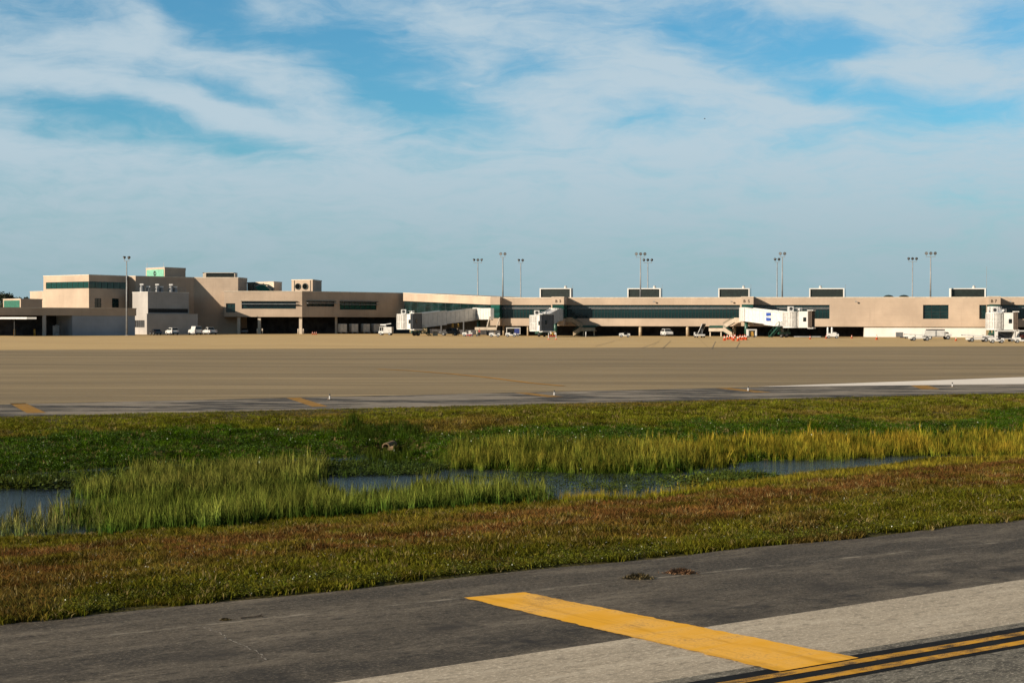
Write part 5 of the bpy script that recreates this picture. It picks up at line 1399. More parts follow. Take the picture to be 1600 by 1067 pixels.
# barricade
t = thing('barricade', 'red and white barricade standing on the apron before the gate B 3 jet bridge', 'barricade', (0, 0, 0), 0)
for x in (-.72, .72):
    MB().tube((x, 0, .05), (x, 0, 1.25), .06, n=8).build('post', MT['white'], t, local=True); MB().tube((x, 0, 0), (x, 0, .2), .2, .1, n=10).build('foot', MT['orange'], t, local=True)
MB().box(-.72, .72, -.04, .04, .55, .75).build('rail', MT['red'], t, local=True)
MB().bar((-.6, .1, .75), (.5, .1, 1.5), .1, .1).bar((.6, .1, .75), (-.3, .1, 1.5), .1, .1).bar((0, .1, .6), (0.1, .1, 1.4), .2, .1).build('brace', MT['yellow'], t, local=True)
MB().hexa([(-.45, .12, 1.0), (-.1, .12, 1.1), (-.1, .2, 1.1), (-.45, .2, 1.0), (-.5, .12, 1.5), (-.2, .12, 1.6), (-.2, .2, 1.6), (-.5, .2, 1.5)]).hexa([(.35, .12, .95), (.8, .12, 1.05), (.8, .2, 1.05), (.35, .2, .95), (.25, .12, 1.5), (.55, .12, 1.6), (.55, .2, 1.6), (.25, .2, 1.5)]).build('white_cloth', MT['white2'], t, local=True)
p = gnd(863, 530.5); t.location = (p.x, p.y, .016)
o = tag(MB().tube((0, 0, 0), (0, 0, 1.15), .09, n=10).ball((0, 0, 1.15), .09, .09, .06).build('bollard', MT['white2'], smooth=True), 'thin white post standing right of the gate B 3 jet bridge', 'post'); put(o, 915.5, 352, 0)

# traffic cones
def cone_mesh():
    mb = MB(); mb.box(-.28, .28, -.28, .28, 0, .06); n = 14
    prof = [(.22, .06), (.16, .36)], [(.115, .58), (.04, .95)]
    return mb
cone = thing('traffic_cone', 'x', 'cone', (0, 0, 0), 0)
MB().box(-.29, .29, -.29, .29, 0, .07).build('base', MT['orange'], cone, local=True, bevel=.02)
MB().tube((0, 0, .07), (0, 0, 1.0), .235, .045, n=14).build('cone_body', MT['orange'], cone, local=True, smooth=True)
MB().tube((0, 0, .55), (0, 0, .76), .139, .097, n=14, cap=False).build('white_band', MT['white'], cone, local=True, smooth=True)
cl_lab = {0: 'orange cone at the left end of the cluster by the gate B 5 stair', 1: 'orange cone second from the left in the cluster, set back', 2: 'orange cone at the foot of the gate B 5 stair',
          3: 'orange cone in the middle of the cluster, behind the nearest one', 4: 'nearest orange cone of the left half of the cluster', 5: 'farthest orange cone of the left half of the cluster',
          6: 'nearest orange cone of the right half of the cluster', 7: 'orange cone between the two halves of the cluster, set back', 8: 'orange cone fourth from the right end of the cluster',
          9: 'orange cone next to the right end of the cluster', 10: 'orange cone at the right end of the cluster beside the white ground unit'}
first = True
for i, (x, y) in enumerate(((1132, 532.3), (1136.5, 530.8), (1140.5, 529.9), (1144, 530.7), (1146, 532.6), (1148.5, 529.3), (1153.2, 532.9), (1156.5, 530.8), (1160, 531.4), (1163.2, 530.4), (1166, 531.2))):
    p = gnd(x, y)
    if first: cone.location = (p.x, p.y, .016); cone['label'] = cl_lab[0]; cone['group'] = 'traffic cones by the gate B 5 stair'; first = False
    else: dup(cone, (p.x, p.y, .016), random.uniform(0, 1.5), cl_lab[i])
for x, D, lab, g in ((488.3, 403, 'red cone on the left of the three under the terminal wing corner', 'cones under the terminal wing'), (491.3, 402, 'red cone in the middle of the three under the terminal wing corner', 'cones under the terminal wing'), (494.2, 403, 'red cone on the right of the three under the terminal wing corner', 'cones under the terminal wing'),
                  (1266, 318, 'lone orange cone standing before the long tow bar', 'cones along the concourse'), (1331, 338, 'small orange cone before the dark opening left of the white wall', 'cones along the concourse'), (1370, 312, 'orange cone before the left end of the white wall', 'cones along the concourse'), (1291, 330, 'orange cone beside the ground unit with two ducts', 'cones along the concourse'), (1494, 296, 'orange cone just right of the box truck', 'cones along the concourse')):
    p = pl(x, D); dup(cone, (p.x, p.y, .016), .4, lab, g, scale=.95 if x in (1370,) else .72)

# ------------------------------------------------------------------ worker in a red shirt
def skin_mesh(name, verts, edges, radii, m, parent, sub=2, root=0):
    me = bpy.data.meshes.new(name); me.from_pydata(verts, edges, [])
    o = bpy.data.objects.new(name, me); COL.objects.link(o)
    sk = o.modifiers.new('skin', 'SKIN'); sk.use_smooth_shade = True
    for i, r_ in enumerate(radii): me.skin_vertices[0].data[i].radius = (r_, r_) if not isinstance(r_, tuple) else r_
    for v in me.skin_vertices[0].data: v.use_root = False
    me.skin_vertices[0].data[root].use_root = True
    ss = o.modifiers.new('sub', 'SUBSURF'); ss.levels = sub; ss.render_levels = sub
    dg = bpy.context.evaluated_depsgraph_get(); m2 = bpy.data.meshes.new_from_object(o.evaluated_get(dg))
    bpy.data.objects.remove(o); m2.materials.clear(); m2.materials.append(m)
    o = bpy.data.objects.new(name, m2); COL.objects.link(o); o.parent = parent; return o
def person():
    t = thing('person', 'worker in red shirt and dark trousers standing beside the flat cart', 'person', (0, 0, 0), 0)
    V = [(0, 0, .95), (0, 0, 1.12), (0, 0, 1.32), (0, 0, 1.46), (0, 0, 1.54), (0, -.01, 1.63), (0, -.01, 1.72)]; Rr = [.13, .12, .14, .075, .055, .085, .07]; E = [(i, i + 1) for i in range(6)]
    def chain(start, pts, rs):
        last = start
        for p, r_ in zip(pts, rs):
            V.append(p); Rr.append(r_); E.append((last, len(V) - 1)); last = len(V) - 1
        return last
    for sg in (-1, 1):
        chain(0, [(sg * .1, 0, .88), (sg * .12, -.02, .48), (sg * .13, .02, .09), (sg * .13, -.14, .04)], [.095, .06, .042, .035])
        h = chain(2, [(sg * .19, 0, 1.40), (sg * .25, .02, 1.12), (sg * .26, -.10, .90), (sg * .26, -.14, .82)], [.06, .045, .032, .03])
        for k in range(4): chain(h, [(sg * (.285 - .02 * k), -.165 + .006 * k, .76), (sg * (.28 - .02 * k), -.16, .71 + .008 * abs(k - 1.5))], [.011, .009])
        chain(h, [(sg * .235, -.185, .80), (sg * .225, -.20, .765)], [.012, .010])
    skin_mesh('body', V, E, Rr, MT['skin'], t)
    sv = [(0, 0, .93), (0, 0, 1.12), (0, 0, 1.33), (0, 0, 1.44)]; se = [(0, 1), (1, 2), (2, 3)]; sr = [.155, .145, .165, .09]
    for sg in (-1, 1):
        b_ = len(sv); sv += [(sg * .19, 0, 1.40), (sg * .235, .012, 1.2)]; sr += [.078, .068]; se += [(2, b_), (b_, b_ + 1)]
    skin_mesh('shirt', sv, se, sr, MT['red'], t)
    tv_ = [(0, 0, .96)]; te = []; tr = [.15]
    for sg in (-1, 1):
        b_ = len(tv_); tv_ += [(sg * .1, 0, .87), (sg * .12, -.02, .48), (sg * .13, .015, .10)]; tr += [.115, .08, .068]; te += [(0, b_), (b_, b_ + 1), (b_ + 1, b_ + 2)]
    skin_mesh('trousers', tv_, te, tr, MT['cloth'], t)
    mb = MB().ball((0, .015, 1.70), .095, .105, .085, 12, 8); mb.build('hair', MT['hair'], t, local=True, smooth=True)
    mb = MB().hexa([(-.015, -.1, 1.63), (.015, -.1, 1.63), (.01, -.08, 1.63), (-.01, -.08, 1.63), (-.006, -.095, 1.68), (.006, -.095, 1.68), (.006, -.08, 1.68), (-.006, -.08, 1.68)]); mb.build('nose', MT['skin'], t, local=True)
    return t
put(person(), 749, 357, -25)

# ------------------------------------------------------------------ edge lights on the far shoulder
el0 = thing('edge_light', 'x', 'edge light', (0, 0, 0), 0, 'taxiway edge lights on the far shoulder')
MB().tube((0, 0, 0), (0, 0, .03), .16, n=12).build('base_plate', MT['concrete'], el0, local=True)
MB().tube((0, 0, .03), (0, 0, .24), .05, .04, n=8).build('stem', MT['white2'], el0, local=True); MB().tube((0, 0, .26), (0, 0, .34), .06, .05, n=10).ball((0, 0, .34), .045, .045, .05, 8, 5).build('lens', MT['dgrey'], el0, local=True)
for i, (x, y, lab) in enumerate(((515, 624.5, 'orange stemmed edge light at the left, right of the second yellow stripe'), (866, 618.5, 'edge light in the middle, right at the end of the third yellow stripe'), (1169, 611.5, 'edge light right of centre, beside the fourth yellow stripe'), (1488, 605, 'edge light at the far right, before the bleached strip'))):
    p = gnd(x, y); el0.scale = (.66,) * 3
    if i == 0: el0.location = (p.x, p.y, .02); el0['label'] = lab
    else: dup(el0, (p.x, p.y, .02), 0, lab)
    bpy.data.objects

# ------------------------------------------------------------------ culvert end in the far bank
c = NOTCH + Vector((0, .15, -.02))
t = thing('culvert', 'broken concrete culvert end sticking out of the ditch bank', 'culvert', (c.x, c.y, c.z)); t.scale = (.46,) * 3
mb = MB(); n = 14
for i in range(n):
    a, b = R(-20 + 220 * i / n), R(-20 + 220 * (i + 1) / n); A_, B_ = Vector((-.30, -.35, .05)), Vector((.15, .95, .12))
    P_ = lambda q, r_, s: Vector(q) + Vector((r_ * math.cos(s), 0, r_ * math.sin(s)))
    mb.hexa([P_(A_, .20, a), P_(A_, .29, a), P_(A_, .29, b), P_(A_, .20, b), P_(B_, .22, a), P_(B_, .32, a), P_(B_, .32, b), P_(B_, .22, b)])
mb.build('pipe', MT['concrete'], t, local=True, bevel=.01)
MB().hexa([(-.15, -.45, -.22), (.28, -.5, -.2), (.35, .1, -.15), (-.1, .2, -.15), (-.12, -.42, .02), (.3, -.48, .12), (.36, .1, .18), (-.08, .2, .12)]).build('footing', MT['concrete'], t, local=True, bevel=.03)
o = MB().tube((.25, -.45, -.1), (.42, -.75, -.35), .035).tube((.42, -.75, -.35), (.55, -1.1, -.62), .035).tube((.55, -1.1, -.62), (.58, -1.25, -.8), .05).build('drain_hose', MT['galv']); o.location = c; o.scale = (.6,) * 3
tag(o, 'thin grey hose hanging from the culvert down to the water', 'hose')
# dark hollow of the bank behind it is left to its own shade

# ------------------------------------------------------------------ bird
t = thing('bird', 'small dark bird flying high above the concourse', 'bird', pix(1101, 186, 230)); t.scale = (.7,) * 3
MB().ball((0, 0, 0), .16, .07, .06, 8, 6).ball((.17, 0, .02), .05, .04, .04, 6, 4).build('body', MT['dgrey'], t, local=True, smooth=True)
for sg in (-1, 1): MB().add([(.08, 0, .02), (-.08, 0, .02), (-.12, sg * .26, .10), (.02, sg * .25, .11)], [(0, 1, 2, 3)]).build('wing', MT['dgrey'], t, local=True)

# ------------------------------------------------------------------ grass, reeds and ground plants (uncountable)
def tint_mat(name, trans=0.35, rough=0.7, gloss=0.0, tips_and_shade=False):
    m = bpy.data.materials.new(name); m.use_nodes = True
    t = NT(m.node_tree); t.n.clear()
    at = t.add('ShaderNodeAttribute', attribute_type='INSTANCER', attribute_name='tint').outputs['Color']
    tc = t.add('ShaderNodeTexCoord').outputs['Object']
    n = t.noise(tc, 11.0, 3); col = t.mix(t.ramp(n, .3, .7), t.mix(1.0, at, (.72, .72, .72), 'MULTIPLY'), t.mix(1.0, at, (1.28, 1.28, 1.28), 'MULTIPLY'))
    if tips_and_shade: col = t.mix(t.ramp(t.xyz(tc)[2], .15, .95), t.mix(1.0, col, (.55, .80, .60), 'MULTIPLY'), t.mix(1.0, col, (1.30, 1.15, 1.0), 'MULTIPLY'))  # green base to straw tip, with shade between stems darkened into the base
    d = t.add('ShaderNodeBsdfDiffuse'); t.put(d.inputs[0], col); tr = t.add('ShaderNodeBsdfTranslucent'); t.put(tr.inputs[0], col)
    mx = t.add('ShaderNodeMixShader'); mx.inputs[0].default_value = trans; t.l.new(d.outputs[0], mx.inputs[1]); t.l.new(tr.outputs[0], mx.inputs[2])
    out = mx.outputs[0]
    if gloss:
        g = t.add('ShaderNodeBsdfGlossy'); g.inputs['Roughness'].default_value = .35; g.inputs[0].default_value = (.8, .85, .8, 1)
        m2 = t.add('ShaderNodeMixShader'); m2.inputs[0].default_value = gloss; t.l.new(out, m2.inputs[1]); t.l.new(g.outputs[0], m2.inputs[2]); out = m2.outputs[0]
    o = t.add('ShaderNodeOutputMaterial'); t.l.new(out, o.inputs[0]); return m
def tuft(name, n, h, w, spread, lean, m, seed, flat=False):
    r_ = random.Random(seed); mb = MB()
    for i in range(n):
        a = r_.uniform(0, 6.28); rr = spread * r_.random() ** .6; x, y = rr * math.cos(a), rr * math.sin(a)
        hh = h * r_.uniform(.55, 1.15); b = r_.uniform(0, 6.28); ln_ = lean * r_.uniform(.2, 1.2) * hh; dx, dy = math.cos(b) * ln_, math.sin(b) * ln_
        f = r_.uniform(0, 3.14); wx, wy = math.cos(f) * w / 2, math.sin(f) * w / 2
        p0, p1, p2 = (x, y, -.03), (x + dx * .35, y + dy * .35, hh * .6), (x + dx, y + dy, hh)
        mb.add([(p0[0] - wx, p0[1] - wy, p0[2]), (p0[0] + wx, p0[1] + wy, p0[2]), (p1[0] + wx * .8, p1[1] + wy * .8, p1[2]), (p1[0] - wx * .8, p1[1] - wy * .8, p1[2]), p2], [(0, 1, 2, 3), (3, 2, 4)])
    me = bpy.data.meshes.new(name); me.from_pydata(mb.v, [], mb.f); me.materials.append(m); me.update()
    return bpy.data.objects.new(name, me)
def leafy(name, n, h, w, spread, m, seed):
    r_ = random.Random(seed); mb = MB()
    for i in range(n):
        a = r_.uniform(0, 6.28); rr = spread * r_.random() ** .5; c = Vector((rr * math.cos(a), rr * math.sin(a), h * r_.uniform(.3, 1)))
        u = Vector((r_.gauss(0, 1), r_.gauss(0, 1), r_.gauss(0, .35))).normalized() * w * r_.uniform(.6, 1.2); v = u.cross(Vector((r_.gauss(0, .4), r_.gauss(0, .4), 1))).normalized() * w * .55
        mb.quad(c - u, c + v, c + u, c - v)
    me = bpy.data.meshes.new(name); me.from_pydata(mb.v, [], mb.f); me.materials.append(m); me.update()
    return bpy.data.objects.new(name, me)
def scatter(name, label, cat, X, Y, Z, scl, tint, variants, tilt=0.15):
    n = len(X); tint = np.asarray(tint) * ALB; me = bpy.data.meshes.new(name)
    me.vertices.add(n); me.vertices.foreach_set('co', np.stack([X, Y, Z], 1).astype(np.float32).ravel())
    def attr(nm, ty, data, fld):
        a = me.attributes.new(nm, ty, 'POINT'); a.data.foreach_set(fld, data.astype(np.float32 if ty != 'INT' else np.int32).ravel())
    rot = np.stack([RNG.normal(0, tilt, n), RNG.normal(0, tilt, n), RNG.uniform(0, 6.28, n)], 1)
    attr('rot', 'FLOAT_VECTOR', rot, 'vector'); attr('scl', 'FLOAT', scl, 'value'); attr('vid', 'INT', RNG.integers(0, len(variants), n), 'value')
    attr('tint', 'FLOAT_COLOR', np.concatenate([tint, np.ones((n, 1))], 1), 'color')
    o = bpy.data.objects.new(name, me); COL.objects.link(o); o['kind'] = 'stuff'; o['label'] = label; o['category'] = cat
    coll = bpy.data.collections.new(name + ' tufts')
    for i, v in enumerate(variants): coll.objects.link(v)
    ng = bpy.data.node_groups.new(name, 'GeometryNodeTree')
    ng.interface.new_socket('Geometry', in_out='INPUT', socket_type='NodeSocketGeometry'); ng.interface.new_socket('Geometry', in_out='OUTPUT', socket_type='NodeSocketGeometry')
    N = ng.nodes; L = ng.links
    gi, go = N.new('NodeGroupInput'), N.new('NodeGroupOutput')
    ci = N.new('GeometryNodeCollectionInfo'); ci.inputs[0].default_value = coll; ci.inputs['Separate Children'].default_value = True; ci.inputs['Reset Children'].default_value = True
    ip = N.new('GeometryNodeInstanceOnPoints'); ip.inputs['Pick Instance'].default_value = True
    def na(nm, ty):
        a = N.new('GeometryNodeInputNamedAttribute'); a.data_type = ty; a.inputs['Name'].default_value = nm; return a.outputs['Attribute']
    L.new(gi.outputs[0], ip.inputs['Points']); L.new(ci.outputs[0], ip.inputs['Instance'])
    L.new(na('vid', 'INT'), ip.inputs['Instance Index']); L.new(na('scl', 'FLOAT'), ip.inputs['Scale'])
    e = N.new('FunctionNodeEulerToRotation'); L.new(na('rot', 'FLOAT_VECTOR'), e.inputs[0]); L.new(e.outputs[0], ip.inputs['Rotation'])
    L.new(ip.outputs[0], go.inputs[0])
    md = o.modifiers.new('scatter', 'NODES'); md.node_group = ng
    return o
def sample(n, y0, y1, pad=6.0):
    """points over the wedge of ground in view (with a margin), denser towards the viewer"""
    u = RNG.random(n); y = 1 / (1 / y0 + (1 / y1 - 1 / y0) * u) if y1 / y0 > 1.01 else np.full(n, y0)
    x = RNG.uniform(-1, 1, n) * (0.34 * y + pad); return x, y
def jitter(c, n, s=.16):
    k = 1 + RNG.normal(0, s, (n, 1)); return np.clip(np.asarray(c) * k, .003, .9)
BL = tint_mat('grass blades', .30); RD = tint_mat('reed blades', .25, tips_and_shade=True); CL = tint_mat('clover leaves', .2, gloss=.04)
C_LUSH, C_RUST, C_OLIVE, C_DARK, C_BROWN = map(np.array, ((.125, .120, .012), (.175, .088, .026), (.145, .130, .014), (.062, .118, .006), (.185, .120, .030)))

# low grass of both banks
X, Y = sample(330000, 15, 105); y2 = RNG.uniform(44, 100, 150000); X = np.concatenate([X, RNG.uniform(-1, 1, 150000) * (.34 * y2 + 6)]); Y = np.concatenate([Y, y2])
t_ = tparam(X, Y); a_, b_ = tn(X), tf(X); q_ = t_ / a_; s_ = (t_ - b_) / (1 - b_)
wob = (fbm(X * .22, Y * .22) - .5); fine = fbm(X * 1.3 + 40, Y * 1.3, 3) - .5
keep = ((t_ > .001 + .016 * np.clip(fbm(X * 1.1 + 400, Y * 1.1, 4) - .40, 0, 1) * 2) & (q_ < 1.02)) | ((s_ > -.02) & (t_ < .998))
keep &= ~((np.abs(X - NOTCH.x - .15) < .95 * (.7 + .6 * RNG.random(len(X)))) & (np.abs(Y - NOTCH.y + .4) < .8))
X, Y, t_, q_, s_, wob, fine = (v[keep] for v in (X, Y, t_, q_, s_, wob, fine)); n = len(X)
near = q_ < 1.03
def sm(v, a, b): w = np.clip((v - a) / (b - a), 0, 1); return w * w * (3 - 2 * w)
qq = q_ + wob * .5 + fine * .16; ss = s_ + wob * .45 + fine * .22
w_rust = (sm(qq, .16, .32) * (1 - sm(qq, .66, .86)))[:, None]; w_ol = sm(qq, .66, .86)[:, None]
cn_ = C_LUSH * (1 - w_rust - w_ol) + C_RUST * w_rust + C_OLIVE * w_ol
patch = sm(fbm(X * .8 + 9, Y * .8, 3) + fine * .5, .42, .66)[:, None] * .75
dry = sm(fbm(X * .5 + 60, Y * .5, 4), .52, .66)[:, None] * .7 * (1 - w_rust) * (1 - w_ol)
cn_ = cn_ * (1 - dry) + np.array((.17, .105, .03)) * dry
cn_ = cn_ * (1 - patch * w_rust) + C_OLIVE * patch * w_rust
wd = (1 - sm(ss, .40, .54))[:, None]; wbr = (sm(fbm(X * .3 + 77, Y * .3, 3) + 0, .50, .66))[:, None]
cf_ = C_DARK * wd + (np.array((.165, .165, .016)) * (1 - wbr) + np.array((.19, .140, .026)) * wbr) * (1 - wd)
clump = (.30 + 1.4 * fbm(X * 1.0 + 200, Y * 1.0, 4))[:, None]
tint = np.where(near[:, None], cn_, cf_) * clump * np.clip(1 + RNG.normal(0, .36, (n, 1)), .3, 2.4) * (1 + RNG.normal(0, .07, (n, 3)))
straw = RNG.random(n) < .07; tint[straw] = (.34, .26, .10)
tint = np.clip(tint, .004, .8)
scl = RNG.uniform(.6, 1.3, n) * np.where(near, .82, .70) * (.65 + 1.0 * fbm(X * .9 + 300, Y * .9, 3))
scl *= np.where(t_ > .9, 1 - .6 * np.clip((t_ - .9) / .08, 0, 1), 1) * np.where(near & (t_ < .03), .8, 1) * np.where(near, 1.0, 1.15)
gv = [tuft('grass_tuft', 13, .095, .016, .14, 1.0, BL, k) for k in range(4)] + [tuft('grass_tuft', 11, .12, .018, .16, 1.3, BL, 9), tuft('grass_tuft', 8, .15, .012, .10, .6, BL, 10)]
scatter('bank_grass', 'low green and rusty grass covering both banks of the ditch', 'grass', X, Y, hgt(X, Y), scl, tint, gv)

# broad leafed ground plants: near edge and the deep green belt of the far bank
X, Y = sample(190000, 15, 100); t_ = tparam(X, Y); a_, b_ = tn(X), tf(X); q_ = t_ / a_; s_ = (t_ - b_) / (1 - b_)
fine = fbm(X * .9 + 3, Y * .9, 3) - .5; wob = fbm(X * .22, Y * .22) - .5
k1 = (t_ > .006) & (q_ + wob * .5 < .26) & ((fine > .10) | ((t_ < .03) & (fine > -.08))); k2 = (s_ > -.02) & (s_ + wob * .45 + fine * .2 < .46) & (fine > -.22)
k = (k1 | k2) & ~((np.abs(X - NOTCH.x - .15) < 1.1) & (np.abs(Y - NOTCH.y + .4) < .9)); X, Y, k2 = X[k], Y[k], k2[k]; n = len(X)
tint = jitter(np.where(k2[:, None], np.array((.070, .130, .012)), np.array((.13, .14, .010))), n, .35)
lv = [leafy('ground_plant', 20, .13, .022, .16, CL, k) for k in range(3)]
scatter('ground_plants', 'broad leaved green plants on the banks of the ditch', 'plants', X, Y, hgt(X, Y), RNG.uniform(.7, 1.5, n) * np.where(Y > 45, 1.0, .58), tint, lv)
# white and yellow flower specks
X, Y = sample(9000, 15, 90); t_ = tparam(X, Y); q_ = t_ / tn(X); s_ = (t_ - tf(X)) / (1 - tf(X)); f_ = fbm(X * .5 + 31, Y * .5, 3)
k = ((t_ > .006) & (q_ < .4) & (f_ > .42)) | ((q_ < .95) & (t_ > .02) & (RNG.random(len(X)) < .14)) | ((s_ > 0) & (s_ < .45) & (RNG.random(len(X)) < .10))
X, Y = X[k], Y[k]; n = len(X)
fl = [leafy('flower', 2, .03, .02, .02, CL, 21)]
scatter('flower_specks', 'scattered tiny pale flowers in the grass', 'flowers', X, Y, hgt(X, Y) + .16, RNG.uniform(.35, .8, n), np.where(RNG.random((n, 1)) < .6, np.array((.75, .73, .62)), np.array((.7, .55, .12))), fl)

# reeds standing in the pond
def inpoly(px, py, poly):
    r_ = np.zeros(len(px), bool); m_ = len(poly)
    for i in range(m_):
        (x0, y0), (x1, y1) = poly[i], poly[(i + 1) % m_]
        c_ = ((y0 > py) != (y1 > py)) & (px < (x1 - x0) * (py - y0) / (y1 - y0 + 1e-12) + x0); r_ ^= c_
    return r_
def wpoly(pts, z=WZ): return [(gnd(x, y, z).x, gnd(x, y, z).y) for x, y in pts]
RX, RY, RS, RT = [], [], [], []
def reeds(pts, n, s, col, sv=.24, jx=2.2):
    pw = wpoly(pts); xs = [p[0] for p in pw]; ys = [p[1] for p in pw]
    x = RNG.uniform(min(xs), max(xs), n * 4); y = RNG.uniform(min(ys), max(ys), n * 4)
    k = inpoly(x + (fbm(x * .45, y * .45, 3) - .5) * jx, y + (fbm(x * .8 + 50, y * .8, 2) - .5) * 1.6, pw); x, y = x[k][:n], y[k][:n]; m_ = len(x)
    x = x + RNG.normal(0, .28, m_) * (RNG.random(m_) < .5); y = y + RNG.normal(0, .45, m_) * (RNG.random(m_) < .5)
    g = fbm(x * .7 + 11, y * .7, 3); k = RNG.random(m_) < np.clip(1.6 * g + .15, 0, 1); x, y, g = x[k], y[k], g[k]; m_ = len(x)
    RX.append(x); RY.append(y); RS.append(s * .60 * (1 + RNG.normal(0, sv, m_)).clip(.4, 1.6) * (.75 + .5 * g))
    c1, c2 = map(np.array, col); w = RNG.random((m_, 1)) * .5 + np.clip(g[:, None] * 1.4 - .3, 0, 1) * .5
    RT.append(np.clip((c1 * (1 - w) + c2 * w) * np.clip(1 + RNG.normal(0, .38, (m_, 1)), .3, 2.2) * (.55 + .9 * fbm(x * 1.7, y * .5, 3)[:, None]), .004, .8))
GR = ((.080, .135, .020), (.19, .20, .045)); GO = ((.13, .165, .020), (.42, .285, .038)); PALE = ((.17, .19, .06), (.30, .27, .10)); YG = ((.20, .195, .018), (.34, .25, .035))
reeds([(120, 840), (300, 829), (450, 818), (600, 807), (840, 788), (842, 772), (700, 772), (600, 781), (450, 788), (300, 799), (120, 804)], 5600, .80, GR)
reeds([(-160, 862), (0, 846), (130, 838), (130, 800), (80, 806), (0, 815), (-160, 830)], 420, .72, PALE)
reeds([(130, 781), (250, 780), (360, 772), (500, 756), (508, 735), (400, 735), (240, 746), (140, 764)], 3000, .78, ((.105, .145, .025), (.22, .22, .055)))
reeds([(-160, 775), (0, 766), (90, 762), (240, 742), (100, 745), (-160, 752)], 500, .35, GR)
reeds([(980, 738), (1130, 728), (1150, 710), (1000, 718)], 700, .70, ((.12, .16, .020), (.36, .27, .04)))
reeds([(696, 731), (860, 737), (1060, 739), (1095, 724), (900, 716), (730, 714)], 3200, .70, ((.085, .130, .020), (.26, .23, .040)))
reeds([(1070, 724), (1300, 714.5), (1450, 711.5), (1640, 716), (1760, 712), (1760, 690), (1600, 696), (1300, 702), (1075, 708)], 6500, .70, GO)
reeds([(1090, 777), (1200, 758), (1320, 745), (1460, 730), (1640, 718), (1760, 713), (1760, 722), (1600, 738), (1450, 752), (1300, 766), (1150, 784)], 3600, .30, YG)
reeds([(840, 793), (1000, 788), (1090, 777), (1120, 778), (1000, 792), (850, 800)], 1300, .42, YG)
reeds([(1000, 775), (1040, 762), (1100, 748), (1180, 742), (1200, 752), (1120, 765), (1060, 778)], 330, .32, YG)
reeds([(560, 728), (640, 730), (660, 700), (540, 690)], 900, .55, ((.030, .055, .008), (.07, .09, .015)))
reeds([(150, 803), (260, 800), (420, 790), (520, 776), (500, 766), (360, 774), (240, 784), (160, 788)], 1700, .58, ((.045, .085, .012), (.13, .15, .03)))
X, Y, Sx, T_ = np.concatenate(RX), np.concatenate(RY), np.concatenate(RS), np.concatenate(RT)
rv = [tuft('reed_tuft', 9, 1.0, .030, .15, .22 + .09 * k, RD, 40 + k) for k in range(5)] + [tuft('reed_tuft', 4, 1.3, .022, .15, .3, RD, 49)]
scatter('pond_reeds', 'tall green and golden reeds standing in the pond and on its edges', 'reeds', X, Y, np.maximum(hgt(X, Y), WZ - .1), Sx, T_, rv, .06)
# floating mats of low plants
RX, RY, RS, RT = [], [], [], []
reeds([(705, 740), (900, 744), (1080, 746), (1140, 752), (1060, 760), (980, 772), (860, 762), (760, 752)], 520, 1.1, ((.05, .085, .012), (.10, .12, .02)))
reeds([(1070, 752), (1160, 742), (1230, 742), (1190, 752), (1110, 760)], 420, 1.6, ((.05, .09, .012), (.11, .13, .02)))
reeds([(430, 738), (620, 724), (690, 730), (640, 740), (500, 748)], 1000, 1.5, ((.035, .07, .01), (.08, .10, .02)))
reeds([(-100, 756), (60, 746), (250, 736), (430, 726), (540, 722), (560, 730), (300, 748), (60, 764)], 1900, 1.9, ((.04, .08, .01), (.10, .11, .02)))
X, Y, Sx, T_ = np.concatenate(RX), np.concatenate(RY), np.concatenate(RS), np.concatenate(RT)
fv = [leafy('water_plant', 12, .10, .05, .22, CL, 60 + k) for k in range(3)] + [tuft('water_grass', 8, .22, .014, .15, .6, BL, 63)]
scatter('water_plants', 'low mats of plants floating on the pond', 'water plants', X, Y, np.full(len(X), WZ + .01), Sx, T_, fv)

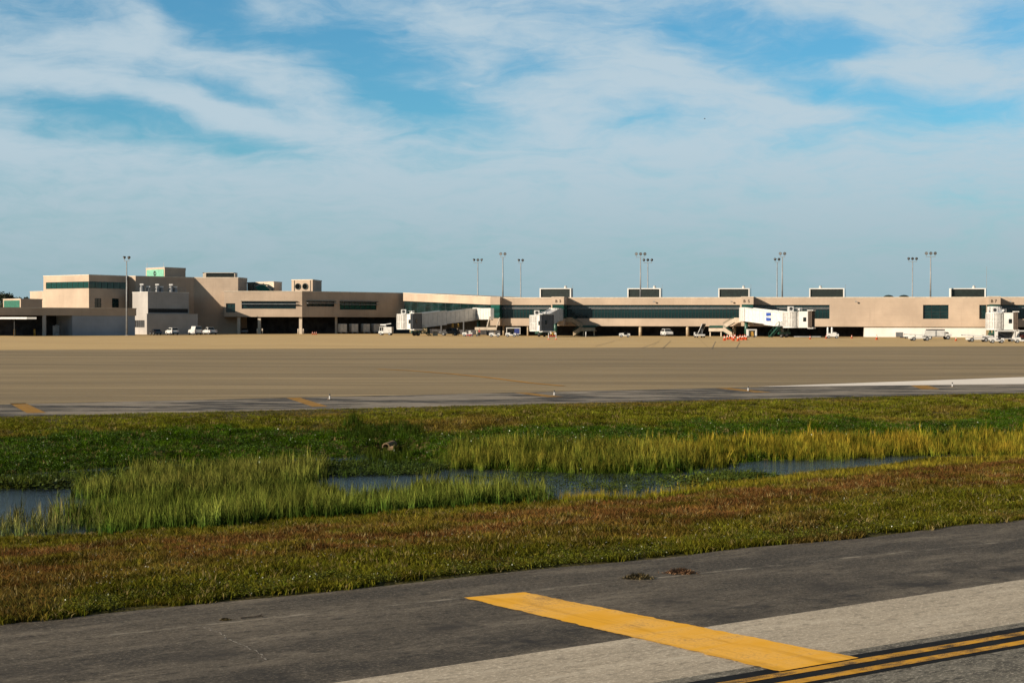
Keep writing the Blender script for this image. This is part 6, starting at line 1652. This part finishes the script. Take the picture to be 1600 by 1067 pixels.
# dry weeds and a stick on the shoulder
def dry_weed(px, py, label, seed, s, m):
    r_ = random.Random(seed); mb = MB()
    for i in range(520):
        b = Vector((r_.gauss(0, .55), r_.gauss(0, .30), 0)) * s
        f = max(.15, 1 - (b.x / s) ** 2 * .45 - (b.y / s) ** 2 * .9)
        d = Vector((r_.gauss(0, .55), r_.gauss(0, .55), r_.uniform(.4, 1))).normalized() * s * .62 * f * r_.uniform(.5, 1.1); w = d.orthogonal().normalized() * .0055
        m_ = b + d * .6; mb.add([b - w, b + w, m_ + w, m_ - w, b + d], [(0, 1, 2, 3), (3, 2, 4)])
        if i % 3 == 0:
            c = b + d * r_.uniform(.3, 1); u = Vector((r_.gauss(0, 1), r_.gauss(0, 1), r_.gauss(0, 1))).normalized() * .009; v = u.orthogonal() * .6; mb.quad(c - u, c + v, c + u, c - v)
    o = mb.build('dry_weed', m); p = gnd(px, py); o.location = (p.x, p.y, .006); tag(o, label, 'weed', 'dry weeds growing in the shoulder seam')
MT['greenweed'] = mat('olive weed', (.19, .135, .045), .9, .3, 8)
MT['dryweed'] = mat('dry weed', (.25, .125, .052), .9, .3, 8)
dry_weed(997, 904, 'flat dry weed on the asphalt, the left and greener of two', 5, .165, MT['greenweed'])
dry_weed(1064, 896, 'rusty dry weed on the asphalt, the right of two', 6, .175, MT['dryweed'])
dry_weed(352, 969, 'small flat dry weed in the shoulder seam at left beside the stick', 7, .05, MT['greenweed'])
p = gnd(395, 966); o = MB().tube((-.14, -.05, .012), (.12, .04, .02), .009).tube((.02, .0, .018), (.10, .07, .03), .006).build('stick', MT['bark']); o.location = (p.x, p.y, .006)
tag(o, 'thin broken stick lying on the asphalt shoulder at left', 'stick')

# pale cracks in the shoulder asphalt
MT['crackpale'] = mat('pale crack filler', (.36, .32, .26), .9, .3, 6)
for pts in (((318, 979), (332, 985), (345, 989), (352, 998), (378, 1008), (400, 1017), (414, 1031)),):
    P_ = [gnd(*q) for q in pts]; mb = MB()
    for a, b in zip(P_[:-1], P_[1:]):
        n_ = 5
        for i in range(n_):
            u, v = a.lerp(b, i / n_), a.lerp(b, (i + .8) / n_); d = (v - u).normalized(); w = Vector((-d.y, d.x, 0)) * random.uniform(.004, .016); k = Vector((random.uniform(-.02, .02), random.uniform(-.03, .03), 0))
            mb.quad(u - w + k, v - w * .6 + k, v + w * .6 + k, u + w + k)
    mb.v = [(q[0] - sh.location.x, q[1] - sh.location.y, .003) for q in mb.v]
    mb.v = [(q[0] * math.cos(TA) + q[1] * math.sin(TA), -q[0] * math.sin(TA) + q[1] * math.cos(TA), q[2]) for q in mb.v]
    mb.build('pavement_crack', MT['crackpale'], sh, local=True)
